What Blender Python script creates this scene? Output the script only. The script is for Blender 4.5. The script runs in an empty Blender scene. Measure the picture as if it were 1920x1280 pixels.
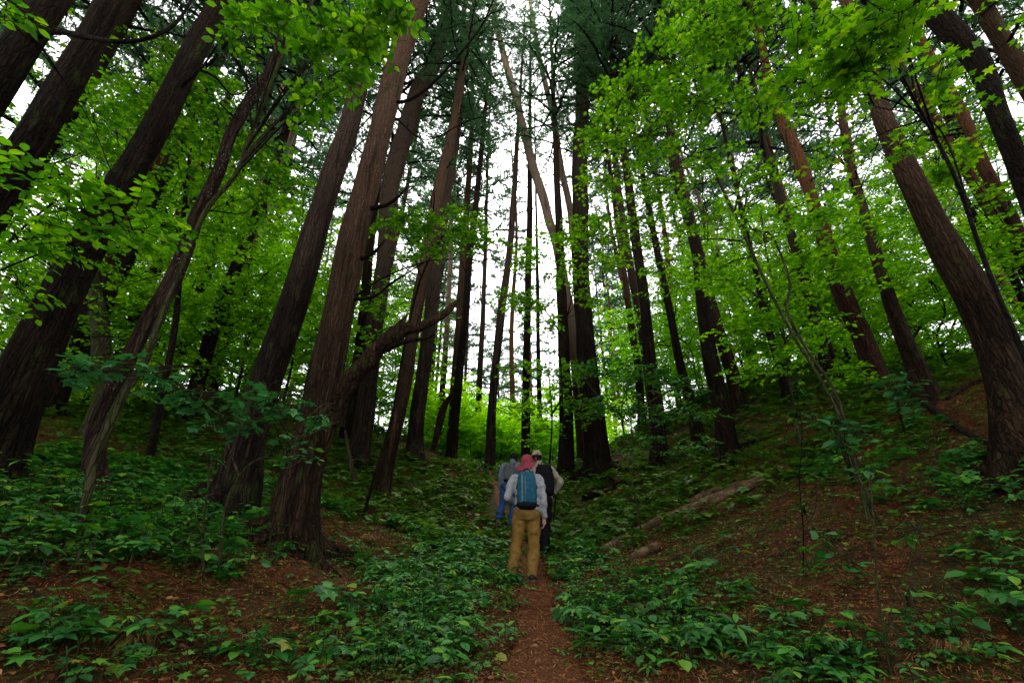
import bpy, math, random
import numpy as np
from mathutils import Vector, Matrix
rng = np.random.default_rng(11)
random.seed(11)
S = bpy.context.scene
COL = S.collection
R = math.radians

# ---------------------------------------------------------------- camera
PITCH = R(25.4); CAMZ = 1.4; FPX = 1920 * 16 / 36.0
cam = bpy.data.objects.new('camera', bpy.data.cameras.new('camera'))
cam.data.lens = 16; cam.data.sensor_width = 36
cam.data.clip_start = 0.05; cam.data.clip_end = 1500
cam.location = (0, 0, CAMZ); cam.rotation_euler = (R(90) + PITCH, 0, 0)
COL.objects.link(cam); S.camera = cam

# ---------------------------------------------------------------- sky, sun, exposure
SUN_EL, SUN_AZ = R(54), R(4)
w = bpy.data.worlds.new('World'); S.world = w; w.use_nodes = True
nt = w.node_tree; nt.nodes.clear()
sky = nt.nodes.new('ShaderNodeTexSky'); sky.sky_type = 'NISHITA'; sky.sun_disc = False
sky.sun_elevation = SUN_EL; sky.sun_rotation = SUN_AZ
sky.air_density = 1.0; sky.dust_density = 4.0; sky.ozone_density = 1.0
hs = nt.nodes.new('ShaderNodeHueSaturation'); hs.inputs['Saturation'].default_value = 0.12
hs.inputs['Value'].default_value = 1.0
cl = nt.nodes.new('ShaderNodeMixRGB'); cl.inputs[0].default_value = 0.72          # overcast: even pale cloud over the sky
tcn = nt.nodes.new('ShaderNodeTexCoord')
cn = nt.nodes.new('ShaderNodeTexNoise'); cn.inputs['Scale'].default_value = 2.2; cn.inputs['Detail'].default_value = 5
cr = nt.nodes.new('ShaderNodeValToRGB')
cr.color_ramp.elements[0].position = .3; cr.color_ramp.elements[0].color = (12.0, 11.7, 12.6, 1)
cr.color_ramp.elements[1].position = .7; cr.color_ramp.elements[1].color = (15.5, 15.2, 16.0, 1)
bg = nt.nodes.new('ShaderNodeBackground'); bg.inputs['Strength'].default_value = 0.14
out = nt.nodes.new('ShaderNodeOutputWorld')
L = nt.links.new
L(sky.outputs[0], hs.inputs['Color']); L(hs.outputs[0], cl.inputs[1])
L(tcn.outputs['Generated'], cn.inputs['Vector']); L(cn.outputs['Fac'], cr.inputs['Fac']); L(cr.outputs[0], cl.inputs[2])
L(cl.outputs[0], bg.inputs['Color']); L(bg.outputs[0], out.inputs['Surface'])
sd = bpy.data.lights.new('sun', 'SUN'); sd.energy = 1.5; sd.angle = R(25); sd.color = (1, .97, .9)
so = bpy.data.objects.new('sun', sd); COL.objects.link(so)
sv = Vector((math.cos(SUN_EL) * math.sin(SUN_AZ), math.cos(SUN_EL) * math.cos(SUN_AZ), math.sin(SUN_EL)))
so.rotation_euler = sv.to_track_quat('Z', 'Y').to_euler()
S.view_settings.view_transform = 'Standard'; S.view_settings.look = 'None'
S.view_settings.exposure = 0.95; S.view_settings.gamma = 1.0
S.cycles.max_bounces = 6; S.cycles.diffuse_bounces = 3; S.cycles.glossy_bounces = 2
S.cycles.transmission_bounces = 4; S.cycles.transparent_max_bounces = 4
S.cycles.use_denoising = True

# ---------------------------------------------------------------- pixel -> world helpers
CP, SP = math.cos(PITCH), math.sin(PITCH)
def ray(px, py):
    u = (px - 960) / FPX; v = (640 - py) / FPX
    return np.array([u, CP - SP * v, SP + CP * v])
def PT(px, py, t): return np.array([0, 0, CAMZ]) + ray(px, py) * t
def PY(px, py, Y):
    d = ray(px, py); return np.array([0, 0, CAMZ]) + d * (Y / d[1])
def proj(p):
    x, y, z = p[0], p[1], p[2] - CAMZ
    f = y * CP + z * SP; up = -y * SP + z * CP
    return 960 + FPX * x / f, 640 - FPX * up / f, f

# ---------------------------------------------------------------- terrain
def vnoise(x, y, seed=0):
    x = np.asarray(x, float); y = np.asarray(y, float)
    xi = np.floor(x).astype(np.int64); yi = np.floor(y).astype(np.int64)
    fx = x - xi; fy = y - yi; fx = fx * fx * (3 - 2 * fx); fy = fy * fy * (3 - 2 * fy)
    def hsh(a, b):
        n = (a * 374761393 + b * 668265263 + seed * 974711) & 0x7fffffff
        n = ((n ^ (n >> 13)) * 1274126177) & 0x7fffffff
        return ((n ^ (n >> 16)) & 0xffff) / 65535.0
    return (hsh(xi, yi) * (1 - fx) + hsh(xi + 1, yi) * fx) * (1 - fy) + (hsh(xi, yi + 1) * (1 - fx) + hsh(xi + 1, yi + 1) * fx) * fy - .5
def table(kx, ky):
    xs = np.linspace(kx[0], kx[-1], 1600); ys = np.interp(xs, kx, ky)
    k = np.ones(25) / 25; ys = np.convolve(np.pad(ys, 12, 'edge'), k, 'valid')
    return lambda q: np.interp(q, xs, ys)
fB = table([-14, -4, 0, 3.5, 6.5, 7.6, 10.5, 13, 16, 18.5, 21, 26, 40, 70, 120], [-2.0, -.7, 0, .45, 1.03, 1.25, 1.86, 2.9, 4.15, 4.55, 4.4, 3.2, .8, -1, -3])
fR = table([0, 1, 2, 3.3, 4.6, 5.6, 6.8, 8.5, 11, 14, 20, 40, 90], [0, .05, .22, .6, 1.15, 1.65, 2.35, 3.15, 3.9, 4.1, 3.4, 2, 0])
fL = table([0, 1, 2, 3, 4.2, 5.8, 7.5, 10, 14, 20, 40, 90], [0, .07, .3, .68, 1.08, 1.55, 2.1, 2.6, 2.8, 2.6, 1.5, 0])
def h(x, y):
    x = np.asarray(x, float); y = np.asarray(y, float)
    s = np.where(x > 0, fR(np.abs(x)), fL(np.abs(x)))
    fade = np.clip(1 - (y - 18) / 30, .35, 1)
    z = fB(y) + s * fade
    rough = np.clip((np.abs(x - .2) - .2) / .8, .25, 1)
    z = z + rough * (.13 * vnoise(x * .6, y * .6, 1) + .06 * vnoise(x * 1.9, y * 1.9, 2) + .035 * vnoise(x * 5, y * 5, 3))
    return z
def gz(x, y): return float(h(x, y))
def hit(px, py, tmax=60):
    d = ray(px, py); t = .8
    while t < tmax:
        p = np.array([0, 0, CAMZ]) + d * t
        if p[2] < gz(p[0], p[1]):
            a, b = t - .1, t
            for _ in range(12):
                m = (a + b) / 2; p = np.array([0, 0, CAMZ]) + d * m
                if p[2] < gz(p[0], p[1]): b = m
                else: a = m
            return p
        t += .1
    return None

# ---------------------------------------------------------------- object helpers
def tag(o, label=None, cat=None, group=None, kind=None):
    if label: o['label'] = label
    if cat: o['category'] = cat
    if group: o['group'] = group
    if kind: o['kind'] = kind
    return o
def empty(name, loc, rz=0):
    o = bpy.data.objects.new(name, None); o.location = [float(c) for c in loc]; o.rotation_euler = (0, 0, rz)
    o.empty_display_size = .2; COL.objects.link(o); return o
def child(name, mesh, parent, loc=(0, 0, 0)):
    o = bpy.data.objects.new(name, mesh); COL.objects.link(o)
    if parent is not None: o.parent = parent
    o.location = [float(c) for c in loc]; return o

class Buf:
    def __init__(s): s.V = []; s.F = []; s.n = 0
    def add(s, V, F, mat=0):
        V = np.asarray(V, np.float32).reshape(-1, 3); F = np.asarray(F, np.int32)
        s.V.append(V); s.F.append((F + s.n, mat)); s.n += len(V)
    def mesh(s, name, mats, smooth=True, origin=None):
        me = bpy.data.meshes.new(name)
        V = np.concatenate(s.V) if s.V else np.zeros((0, 3), np.float32)
        if origin is not None: V = V - np.asarray(origin, np.float32)
        li = np.concatenate([f.ravel() for f, _ in s.F]); lt = np.concatenate([np.full(len(f), f.shape[1], np.int32) for f, _ in s.F])
        mi = np.concatenate([np.full(len(f), m, np.int32) for f, m in s.F])
        me.vertices.add(len(V)); me.vertices.foreach_set('co', V.ravel())
        me.loops.add(len(li)); me.loops.foreach_set('vertex_index', li)
        ls = np.concatenate([[0], np.cumsum(lt)[:-1]]).astype(np.int32)
        me.polygons.add(len(lt)); me.polygons.foreach_set('loop_start', ls); me.polygons.foreach_set('loop_total', lt)
        me.polygons.foreach_set('material_index', mi)
        me.polygons.foreach_set('use_smooth', np.full(len(lt), smooth))
        for m in mats: me.materials.append(m)
        me.update(calc_edges=True)
        return me

def nrm(v): return v / np.maximum(np.linalg.norm(v, axis=-1, keepdims=True), 1e-9)
def spline(pts, m):
    pts = np.asarray(pts, float); n = len(pts)
    if n < 3:
        t = np.linspace(0, 1, m)[:, None]; return pts[0] * (1 - t) + pts[-1] * t
    P = np.vstack([2 * pts[0] - pts[1], pts, 2 * pts[-1] - pts[-2]])
    seg = np.linalg.norm(np.diff(pts[:, :3], axis=0), axis=1); cu = np.concatenate([[0], np.cumsum(seg)]); cu /= cu[-1]
    q = np.linspace(0, 1, m); i = np.clip(np.searchsorted(cu, q, 'right') - 1, 0, n - 2)
    u = ((q - cu[i]) / np.maximum(cu[i + 1] - cu[i], 1e-9))[:, None]
    p0, p1, p2, p3 = P[i], P[i + 1], P[i + 2], P[i + 3]
    return .5 * (2 * p1 + (p2 - p0) * u + (2 * p0 - 5 * p1 + 4 * p2 - p3) * u ** 2 + (3 * p1 - 3 * p2 + p3 - p0) * u ** 3)
def tube(buf, pts, rad, n=6, mat=0, disp=None, cap=True, ell=None):
    pts = np.asarray(pts, float); m = len(pts); rad = np.broadcast_to(np.asarray(rad, float), (m,))
    T = nrm(np.gradient(pts, axis=0))
    ref = np.array([1., 0, 0]) if abs(T[0][0]) < .9 else np.array([0, 1., 0])
    A = np.zeros((m, 3)); a = ref
    for i in range(m):
        a = a - T[i] * a.dot(T[i]); a = a / (np.linalg.norm(a) + 1e-9); A[i] = a
    B = np.cross(T, A)
    th = np.linspace(0, 2 * np.pi, n, endpoint=False)
    rr = rad[:, None] * np.ones((1, n))
    if disp is not None: rr = rr * disp(th, m)
    ex, ey = ell if ell else (1, 1)
    V = pts[:, None] + rr[..., None] * (np.cos(th)[None, :, None] * A[:, None] * ex + np.sin(th)[None, :, None] * B[:, None] * ey)
    V = V.reshape(-1, 3)
    i, j = np.meshgrid(np.arange(m - 1), np.arange(n), indexing='ij'); j2 = (j + 1) % n
    F = np.stack([i * n + j, i * n + j2, (i + 1) * n + j2, (i + 1) * n + j], -1).reshape(-1, 4)
    buf.add(V, F, mat)
    if cap:
        for e, fl in ((0, 1), (m - 1, 0)):
            ring = V[e * n:(e + 1) * n]; c = ring.mean(0)
            k = np.arange(n); f = np.stack([k, (k + 1) % n, np.full(n, n)], -1)
            if fl: f = f[:, ::-1]
            buf.add(np.vstack([ring, c]), f, mat)

# ---------------------------------------------------------------- materials
def mat(name):
    m = bpy.data.materials.new(name); m.use_nodes = True; t = m.node_tree; t.nodes.clear()
    o = t.nodes.new('ShaderNodeOutputMaterial'); return m, t, o
def ramp(t, fac, stops):
    r = t.nodes.new('ShaderNodeValToRGB'); e = r.color_ramp.elements
    while len(e) < len(stops): e.new(.5)
    for k, (p, c) in enumerate(stops): e[k].position = p; e[k].color = (*c, 1)
    t.links.new(fac, r.inputs['Fac']); return r.outputs[0]
def noise(t, vec, scale, detail=5, rough=.6, dist=0):
    n = t.nodes.new('ShaderNodeTexNoise'); n.inputs['Scale'].default_value = scale; n.inputs['Detail'].default_value = detail
    n.inputs['Roughness'].default_value = rough; n.inputs['Distortion'].default_value = dist
    if vec is not None: t.links.new(vec, n.inputs['Vector'])
    return n.outputs['Fac']
def mapping(t, vec, sc):
    m = t.nodes.new('ShaderNodeMapping'); m.inputs['Scale'].default_value = sc; t.links.new(vec, m.inputs['Vector']); return m.outputs[0]
def mix(t, fac, a, b, mode='MIX'):
    m = t.nodes.new('ShaderNodeMixRGB'); m.blend_type = mode
    for k, v in ((0, fac), (1, a), (2, b)):
        if hasattr(v, 'is_linked') or hasattr(v, 'links'): t.links.new(v, m.inputs[k])
        elif isinstance(v, (int, float)): m.inputs[k].default_value = v
        else: m.inputs[k].default_value = (*v, 1)
    return m.outputs[0]
def bark(name, dark, mid, light, moss=0.0, speck=0.0, iso=False, top=None, top_z=(4, 9)):
    m, t, o = mat(name); tc = t.nodes.new('ShaderNodeTexCoord').outputs['Object']
    oi = t.nodes.new('ShaderNodeObjectInfo')
    off = t.nodes.new('ShaderNodeVectorMath'); off.operation = 'ADD'
    t.links.new(tc, off.inputs[0]); t.links.new(oi.outputs['Location'], off.inputs[1]); v = off.outputs[0]
    fis = noise(t, mapping(t, v, (13, 13, 1.0) if not iso else (7, 7, 7)), 1, 6, .62, .5)
    fine = noise(t, mapping(t, v, (70, 70, 14) if not iso else (45, 45, 45)), 1, 4, .6)
    big = noise(t, mapping(t, v, (1.6, 1.6, .7)), 1, 3, .5)
    vp = t.nodes.new('ShaderNodeTexVoronoi'); vp.feature = 'DISTANCE_TO_EDGE'; vp.inputs['Scale'].default_value = 1; wv = t.nodes.new('ShaderNodeVectorMath'); wv.operation = 'ADD'; t.links.new(mapping(t, v, (24, 24, 3.4) if not iso else (8, 8, 8)), wv.inputs[0])
    nw_ = t.nodes.new('ShaderNodeTexNoise'); nw_.inputs['Scale'].default_value = 7; t.links.new(v, nw_.inputs['Vector']); t.links.new(nw_.outputs['Color'], wv.inputs[1]); t.links.new(wv.outputs[0], vp.inputs['Vector'])
    crack = ramp(t, vp.outputs['Distance'], [(.0, (0, 0, 0)), (.16, (1, 1, 1))])
    c = ramp(t, fis, [(.38, dark), (.50, mid), (.66, light)])
    c = mix(t, .3, c, ramp(t, fine, [(.3, dark), (.7, light)]), 'MIX')
    c = mix(t, ramp(t, big, [(.4, (0, 0, 0)), (.65, (.6, .6, .6))]), c, tuple(x * .55 for x in mid))
    c = mix(t, .12 if iso else .34, c, mix(t, 1, c, crack, 'MULTIPLY'))
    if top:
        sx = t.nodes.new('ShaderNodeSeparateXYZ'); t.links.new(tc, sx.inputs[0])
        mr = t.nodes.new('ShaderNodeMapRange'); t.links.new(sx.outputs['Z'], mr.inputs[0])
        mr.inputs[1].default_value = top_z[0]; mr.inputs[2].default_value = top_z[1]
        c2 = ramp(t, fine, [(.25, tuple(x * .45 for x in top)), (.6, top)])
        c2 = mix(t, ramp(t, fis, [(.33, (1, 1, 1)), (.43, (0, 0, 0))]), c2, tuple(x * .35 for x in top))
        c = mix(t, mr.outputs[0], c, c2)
    if moss:
        mm = noise(t, mapping(t, v, (5, 5, 2)), 1, 4, .6)
        c = mix(t, ramp(t, mm, [(.62 - .25 * moss, (0, 0, 0)), (.78 - .2 * moss, (1, 1, 1))]), c, (.035, .05, .012))
    if speck:
        vo = t.nodes.new('ShaderNodeTexVoronoi'); vo.inputs['Scale'].default_value = 26; t.links.new(v, vo.inputs['Vector'])
        s2 = noise(t, mapping(t, v, (2.2, 2.2, 1)), 1, 2, .5)
        f = mix(t, ramp(t, vo.outputs['Distance'], [(.10, (1, 1, 1)), (.2, (0, 0, 0))]), (0, 0, 0), (0, 0, 0))
        f = mix(t, ramp(t, s2, [(.45, (0, 0, 0)), (.55, (1, 1, 1))]), (0, 0, 0), ramp(t, vo.outputs['Distance'], [(.10, (1, 1, 1)), (.2, (0, 0, 0))]))
        c = mix(t, f, c, (.36, .36, .32))
    b = t.nodes.new('ShaderNodeBsdfPrincipled'); b.inputs['Roughness'].default_value = .9
    b.inputs['Specular IOR Level'].default_value = .06
    bp = t.nodes.new('ShaderNodeBump'); bp.inputs['Strength'].default_value = 1; bp.inputs['Distance'].default_value = .07
    hh = mix(t, .08 if iso else .35, mix(t, .3, fis, fine), crack); t.links.new(hh, bp.inputs['Height'])
    t.links.new(c, b.inputs['Base Color']); t.links.new(bp.outputs[0], b.inputs['Normal']); t.links.new(b.outputs[0], o.inputs[0])
    return m
def leaf(name, stops, trans, tfac=.5, gloss=.08, patch=0):
    m, t, o = mat(name)
    g = t.nodes.new('ShaderNodeNewGeometry'); oi = t.nodes.new('ShaderNodeObjectInfo')
    c = ramp(t, g.outputs['Random Per Island'], stops)
    hv = t.nodes.new('ShaderNodeHueSaturation')
    mr = t.nodes.new('ShaderNodeMapRange'); t.links.new(oi.outputs['Random'], mr.inputs[0]); mr.inputs[3].default_value = .8; mr.inputs[4].default_value = 1.2
    t.links.new(mr.outputs[0], hv.inputs['Value']); t.links.new(c, hv.inputs['Color'])
    d = t.nodes.new('ShaderNodeBsdfDiffuse'); t.links.new(hv.outputs[0], d.inputs[0])
    tr = t.nodes.new('ShaderNodeBsdfTranslucent')
    ct = mix(t, 1, hv.outputs[0], trans, 'MULTIPLY'); t.links.new(ct, tr.inputs[0])
    ms = t.nodes.new('ShaderNodeMixShader'); ms.inputs[0].default_value = tfac
    t.links.new(d.outputs[0], ms.inputs[1]); t.links.new(tr.outputs[0], ms.inputs[2])
    gl = t.nodes.new('ShaderNodeBsdfGlossy'); gl.inputs['Roughness'].default_value = .45
    m2 = t.nodes.new('ShaderNodeMixShader'); m2.inputs[0].default_value = gloss
    t.links.new(ms.outputs[0], m2.inputs[1]); t.links.new(gl.outputs[0], m2.inputs[2]); t.links.new(m2.outputs[0], o.inputs[0])
    return m
def cloth(name, col, rough=.85, var=.25, scale=18, sheen=0):
    m, t, o = mat(name); tc = t.nodes.new('ShaderNodeTexCoord').outputs['Object']
    n = noise(t, tc, scale, 5, .6); n2 = noise(t, tc, scale * 14, 2, .5)
    c = ramp(t, n, [(.3, tuple(x * (1 - var) for x in col)), (.7, tuple(min(1, x * (1 + var)) for x in col))])
    b = t.nodes.new('ShaderNodeBsdfPrincipled'); b.inputs['Roughness'].default_value = rough
    b.inputs['Specular IOR Level'].default_value = .08
    bp = t.nodes.new('ShaderNodeBump'); bp.inputs['Strength'].default_value = .5; bp.inputs['Distance'].default_value = .012
    t.links.new(mix(t, .15, n, n2), bp.inputs['Height'])
    t.links.new(c, b.inputs['Base Color']); t.links.new(bp.outputs[0], b.inputs['Normal']); t.links.new(b.outputs[0], o.inputs[0])
    return m

M = {}
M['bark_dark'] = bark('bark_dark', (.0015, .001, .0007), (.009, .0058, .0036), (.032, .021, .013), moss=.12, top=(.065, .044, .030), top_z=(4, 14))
M['bark_brown'] = bark('bark_brown', (.002, .0012, .0007), (.019, .0108, .0058), (.078, .046, .026), moss=.12, top=(.145, .085, .052), top_z=(2, 9))  # paler top: upper bark tone plus light high on the trunk, put into colour
M['bark_grey'] = bark('bark_grey', (.0015, .001, .0007), (.014, .0092, .006), (.068, .048, .034), moss=.15, top=(.13, .088, .062), top_z=(3, 10))  # grey top likewise paints light on the upper trunk over its paler bark
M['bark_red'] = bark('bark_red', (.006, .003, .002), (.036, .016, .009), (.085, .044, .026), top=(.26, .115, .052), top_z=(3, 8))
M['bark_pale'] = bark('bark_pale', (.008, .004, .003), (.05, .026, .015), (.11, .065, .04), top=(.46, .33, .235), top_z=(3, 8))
M['bark_lichen'] = bark('bark_lichen', (.004, .0025, .002), (.026, .015, .010), (.07, .045, .032), speck=1)
M['bark_moss'] = bark('bark_moss', (.02, .016, .010), (.07, .055, .035), (.15, .13, .09), moss=1)
M['sapling_bark'] = bark('sapling_bark', (.014, .011, .006), (.05, .042, .024), (.105, .088, .052), moss=.75)
M['twig_dark'] = bark('twig_dark', (.004, .003, .002), (.012, .009, .006), (.03, .022, .016))
M['log_bark'] = bark('log_bark', (.012, .008, .005), (.11, .068, .034), (.26, .17, .09), moss=.35, iso=True)
M['needle'] = leaf('needle', [(0, (.04, .10, .055)), (.6, (.075, .18, .08)), (1, (.12, .23, .07))], (1.2, 1.4, 1.0), .6, .02)
M['needle_far'] = leaf('needle_far', [(0, (.06, .13, .08)), (1, (.12, .22, .10))], (1.2, 1.4, 1.0), .6, .02)
M['maple'] = leaf('maple', [(0, (.04, .14, .006)), (.5, (.11, .29, .009)), (.85, (.19, .40, .012)), (1, (.32, .50, .02))], (1.45, 1.6, .35), .66, .02)
M['beech'] = leaf('beech', [(0, (.035, .13, .008)), (.5, (.10, .27, .010)), (.85, (.18, .38, .015)), (1, (.30, .47, .02))], (1.35, 1.6, .4), .64, .02)
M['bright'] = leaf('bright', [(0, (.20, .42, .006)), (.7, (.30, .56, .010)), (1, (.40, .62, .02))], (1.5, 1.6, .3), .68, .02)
M['far_leaf'] = leaf('far_leaf', [(0, (.07, .20, .006)), (.5, (.16, .36, .009)), (.85, (.24, .46, .012)), (1, (.34, .52, .02))], (1.35, 1.6, .3), .68, .015)
M['herb'] = leaf('herb', [(0, (.014, .075, .014)), (.45, (.034, .16, .030)), (.8, (.065, .24, .026)), (.96, (.14, .31, .02)), (1, (.24, .22, .03))], (1.1, 1.3, .5), .35, .035)
M['herb_blue'] = leaf('herb_blue', [(0, (.025, .13, .04)), (1, (.055, .21, .055))], (1.1, 1.3, .7), .35, .03)
M['moss_leaf'] = leaf('moss_leaf', [(0, (.03, .09, .008)), (.7, (.065, .16, .014)), (1, (.15, .22, .02))], (1.1, 1.3, .6), .35, .03)
M['litter'] = leaf('litter', [(0, (.08, .024, .008)), (.5, (.27, .090, .026)), (.85, (.44, .18, .055)), (1, (.52, .30, .13))], (1, .9, .8), .12, .02)
M['straw'] = leaf('straw', [(0, (.20, .10, .035)), (1, (.36, .21, .08))], (1, .9, .7), .25, .03)

def ground_mat():
    m, t, o = mat('forest_floor'); tc = t.nodes.new('ShaderNodeTexCoord').outputs['Object']
    a = noise(t, mapping(t, tc, (55, 16, 20)), 1, 6, .75, 1.5); b_ = noise(t, mapping(t, tc, (14, 48, 20)), 1, 6, .75, 1.5)
    big = noise(t, tc, .9, 4, .6); mid = noise(t, tc, 4, 5, .65)
    c1 = ramp(t, a, [(.32, (.004, .002, .001)), (.5, (.075, .025, .0075)), (.66, (.30, .105, .030))])
    c2 = ramp(t, b_, [(.32, (.004, .0018, .001)), (.5, (.065, .022, .007)), (.66, (.27, .092, .027))])
    c = mix(t, ramp(t, mid, [(.42, (0, 0, 0)), (.58, (1, 1, 1))]), c1, c2)
    c = mix(t, ramp(t, mid, [(.25, (1, 1, 1)), (.42, (0, 0, 0))]), c, (.016, .010, .007))
    c = mix(t, ramp(t, noise(t, tc, 2.3, 5, .7), [(.36, (.85, .85, .85)), (.52, (0, 0, 0))]), c, (.010, .006, .004))
    g = ramp(t, big, [(.44, (0, 0, 0)), (.62, (.75, .75, .75))])
    c = mix(t, g, c, ramp(t, a, [(.35, (.012, .022, .006)), (.6, (.045, .065, .016))]))
    b = t.nodes.new('ShaderNodeBsdfPrincipled'); b.inputs['Roughness'].default_value = .95; b.inputs['Specular IOR Level'].default_value = .15
    bp = t.nodes.new('ShaderNodeBump'); bp.inputs['Strength'].default_value = 1; bp.inputs['Distance'].default_value = .03
    t.links.new(mix(t, .5, a, b_), bp.inputs['Height']); t.links.new(bp.outputs[0], b.inputs['Normal'])
    t.links.new(c, b.inputs['Base Color']); t.links.new(b.outputs[0], o.inputs[0]); return m
def path_mat():
    m, t, o = mat('path_litter'); tc = t.nodes.new('ShaderNodeTexCoord').outputs['Object']
    a = noise(t, mapping(t, tc, (70, 22, 20)), 1, 6, .8, 2); b_ = noise(t, mapping(t, tc, (20, 60, 20)), 1, 6, .8, 2); mid = noise(t, tc, 5, 5, .65)
    c1 = ramp(t, a, [(.32, (.012, .005, .0025)), (.5, (.11, .042, .016)), (.66, (.36, .155, .06))])
    c2 = ramp(t, b_, [(.32, (.010, .004, .002)), (.5, (.10, .038, .015)), (.66, (.33, .14, .055))])
    c = mix(t, ramp(t, mid, [(.42, (0, 0, 0)), (.58, (1, 1, 1))]), c1, c2)
    b = t.nodes.new('ShaderNodeBsdfPrincipled'); b.inputs['Roughness'].default_value = .95; b.inputs['Specular IOR Level'].default_value = .15
    bp = t.nodes.new('ShaderNodeBump'); bp.inputs['Strength'].default_value = 1; bp.inputs['Distance'].default_value = .02
    t.links.new(mix(t, .5, a, b_), bp.inputs['Height']); t.links.new(bp.outputs[0], b.inputs['Normal'])
    t.links.new(c, b.inputs['Base Color']); t.links.new(b.outputs[0], o.inputs[0]); return m
M['ground'] = ground_mat(); M['path'] = path_mat()

# ---------------------------------------------------------------- ground and path
def build_ground():
    def axis(lo, hi, fine, n):
        s = np.linspace(-1, 1, n); k = 4.2; g = np.sinh(s * k) / np.sinh(k)
        return np.where(g < 0, -g * lo, g * hi)
    xs = axis(-90, 90, 0, 381); ys = axis(-19, 118, 0, 461) + 4
    X, Y = np.meshgrid(xs, ys, indexing='ij'); Z = h(X, Y); n, m = X.shape
    i, j = np.meshgrid(np.arange(n - 1), np.arange(m - 1), indexing='ij')
    F = np.stack([i * m + j, (i + 1) * m + j, (i + 1) * m + j + 1, i * m + j + 1], -1).reshape(-1, 4)
    b = Buf(); b.add(np.stack([X, Y, Z], -1).reshape(-1, 3), F)
    tag(child('ground', b.mesh('ground', [M['ground']]), None), kind='structure')
build_ground()
PATHPX = [(1012, 1279), (1015, 1200), (1012, 1120), (990, 1050), (962, 1000), (940, 950), (928, 905), (915, 878)]
pc = [hit(*p) for p in PATHPX]; pc = [p for p in pc if p is not None]
p0 = pc[0]; pc = [p0 + (p0 - pc[1]) * 4 + np.array([-.1, -2.2, 0]), p0 + np.array([0.02, -.9, 0])] + pc + [pc[-1] + np.array([-.3, 2.5, 0]), pc[-1] + np.array([-1.2, 6, 0])]
PATH = spline(np.array([[p[0], p[1]] for p in pc]), 160)
def pathdist(x, y):
    x = np.asarray(x); y = np.asarray(y)
    return np.sqrt(((x[..., None] - PATH[:, 0]) ** 2 + (y[..., None] - PATH[:, 1]) ** 2).min(-1))
def build_path():
    T = nrm(np.gradient(PATH, axis=0)); Nn = np.stack([T[:, 1], -T[:, 0]], -1); k = 15; u = np.linspace(-1, 1, k)
    P = spline(PATH, 420); T = nrm(np.gradient(P, axis=0)); Nn = np.stack([T[:, 1], -T[:, 0]], -1)
    s = np.arange(len(P)) * .12
    wl = .22 + .16 * vnoise(s * .6, s * 0, 5) + .10 * vnoise(s * 3, s * 0, 6); wr = .22 + .16 * vnoise(s * .6, s * 0 + 9, 7) + .10 * vnoise(s * 3, s * 0, 8)
    hw = np.where(u[None] < 0, wl[:, None], wr[:, None]) * 1.25
    hw = hw * np.clip(1 - (P[:, 1, None] - 7) / 8, .30, 1)
    X = P[:, 0, None] + Nn[:, 0, None] * u * hw; Y = P[:, 1, None] + Nn[:, 1, None] * u * hw
    lift = .016 - .035 * np.clip((np.abs(u) - .6) / .4, 0, 1) ** 2
    Z = h(X, Y) + lift[None]; n, m = X.shape
    i, j = np.meshgrid(np.arange(n - 1), np.arange(m - 1), indexing='ij')
    F = np.stack([i * m + j, i * m + j + 1, (i + 1) * m + j + 1, (i + 1) * m + j], -1).reshape(-1, 4)
    b = Buf(); b.add(np.stack([X, Y, Z], -1).reshape(-1, 3), F[:, ::-1])
    tag(child('path', b.mesh('path', [M['path']]), None), kind='structure')
build_path()

# ---------------------------------------------------------------- leaves
def t_maple():
    a = [(0, 1.0), (24, .50), (50, .92), (76, .44), (108, .66), (150, .34), (180, .10), (210, .34), (252, .66), (284, .44), (310, .92), (336, .50)]
    V = [(0, 0, .03)] + [(r * math.cos(R(q)), r * math.sin(R(q)), -.10 * r * r) for q, r in a]
    V = np.array(V) * .55 + np.array([.4, 0, 0])
    F = [(0, 1 + k, 1 + (k + 1) % 12) for k in range(12)]
    return V, np.array(F)
def t_oval(w=.3):
    V = np.array([(0, 0, 0), (.3, w * .9, .05), (.68, w * .85, .03), (1, 0, -.10), (.68, -w * .85, .03), (.3, -w * .9, .05), (.5, 0, -.01)])
    F = np.array([(0, 6, 1), (1, 6, 2), (2, 6, 3), (3, 6, 4), (4, 6, 5), (5, 6, 0)]); return V, F
def t_kite(w=.3):
    return np.array([(0, 0, 0), (.45, w, .03), (1, 0, -.06), (.45, -w, .03)]), np.array([(0, 3, 2, 1)])
def t_lobed():   # broad jagged leaf, read as palmate from afar
    V = np.array([(0, 0, 0), (.1, .35, 0), (.42, .30, .03), (.55, .48, -.03), (.68, .2, .01), (1, 0, -.1), (.68, -.2, .01), (.55, -.48, -.03), (.42, -.30, .03), (.1, -.35, 0), (.4, 0, .02)])
    return V, np.array([(10, k + 1, k) for k in range(9)] + [(10, 0, 9)])
TPL = {'maple': t_maple(), 'oval': t_oval(), 'kite': t_kite(.32), 'lobed': t_lobed(), 'blade': t_oval(.17)}
def add_leaves(buf, P, D, N, size, tpl, mat=0):
    V, F = TPL[tpl]; P = np.asarray(P, float); D = nrm(np.asarray(D, float)); N = np.asarray(N, float)
    N = nrm(N - D * (N * D).sum(-1, keepdims=True)); Sd = np.cross(N, D); size = np.broadcast_to(size, (len(P),))
    W = P[:, None] + size[:, None, None] * (V[None, :, 0:1] * D[:, None] + V[None, :, 1:2] * Sd[:, None] + V[None, :, 2:3] * N[:, None])
    k = len(V); Fa = F[None] + (np.arange(len(P)) * k)[:, None, None]
    buf.add(W.reshape(-1, 3), Fa.reshape(-1, F.shape[1]), mat)
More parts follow.
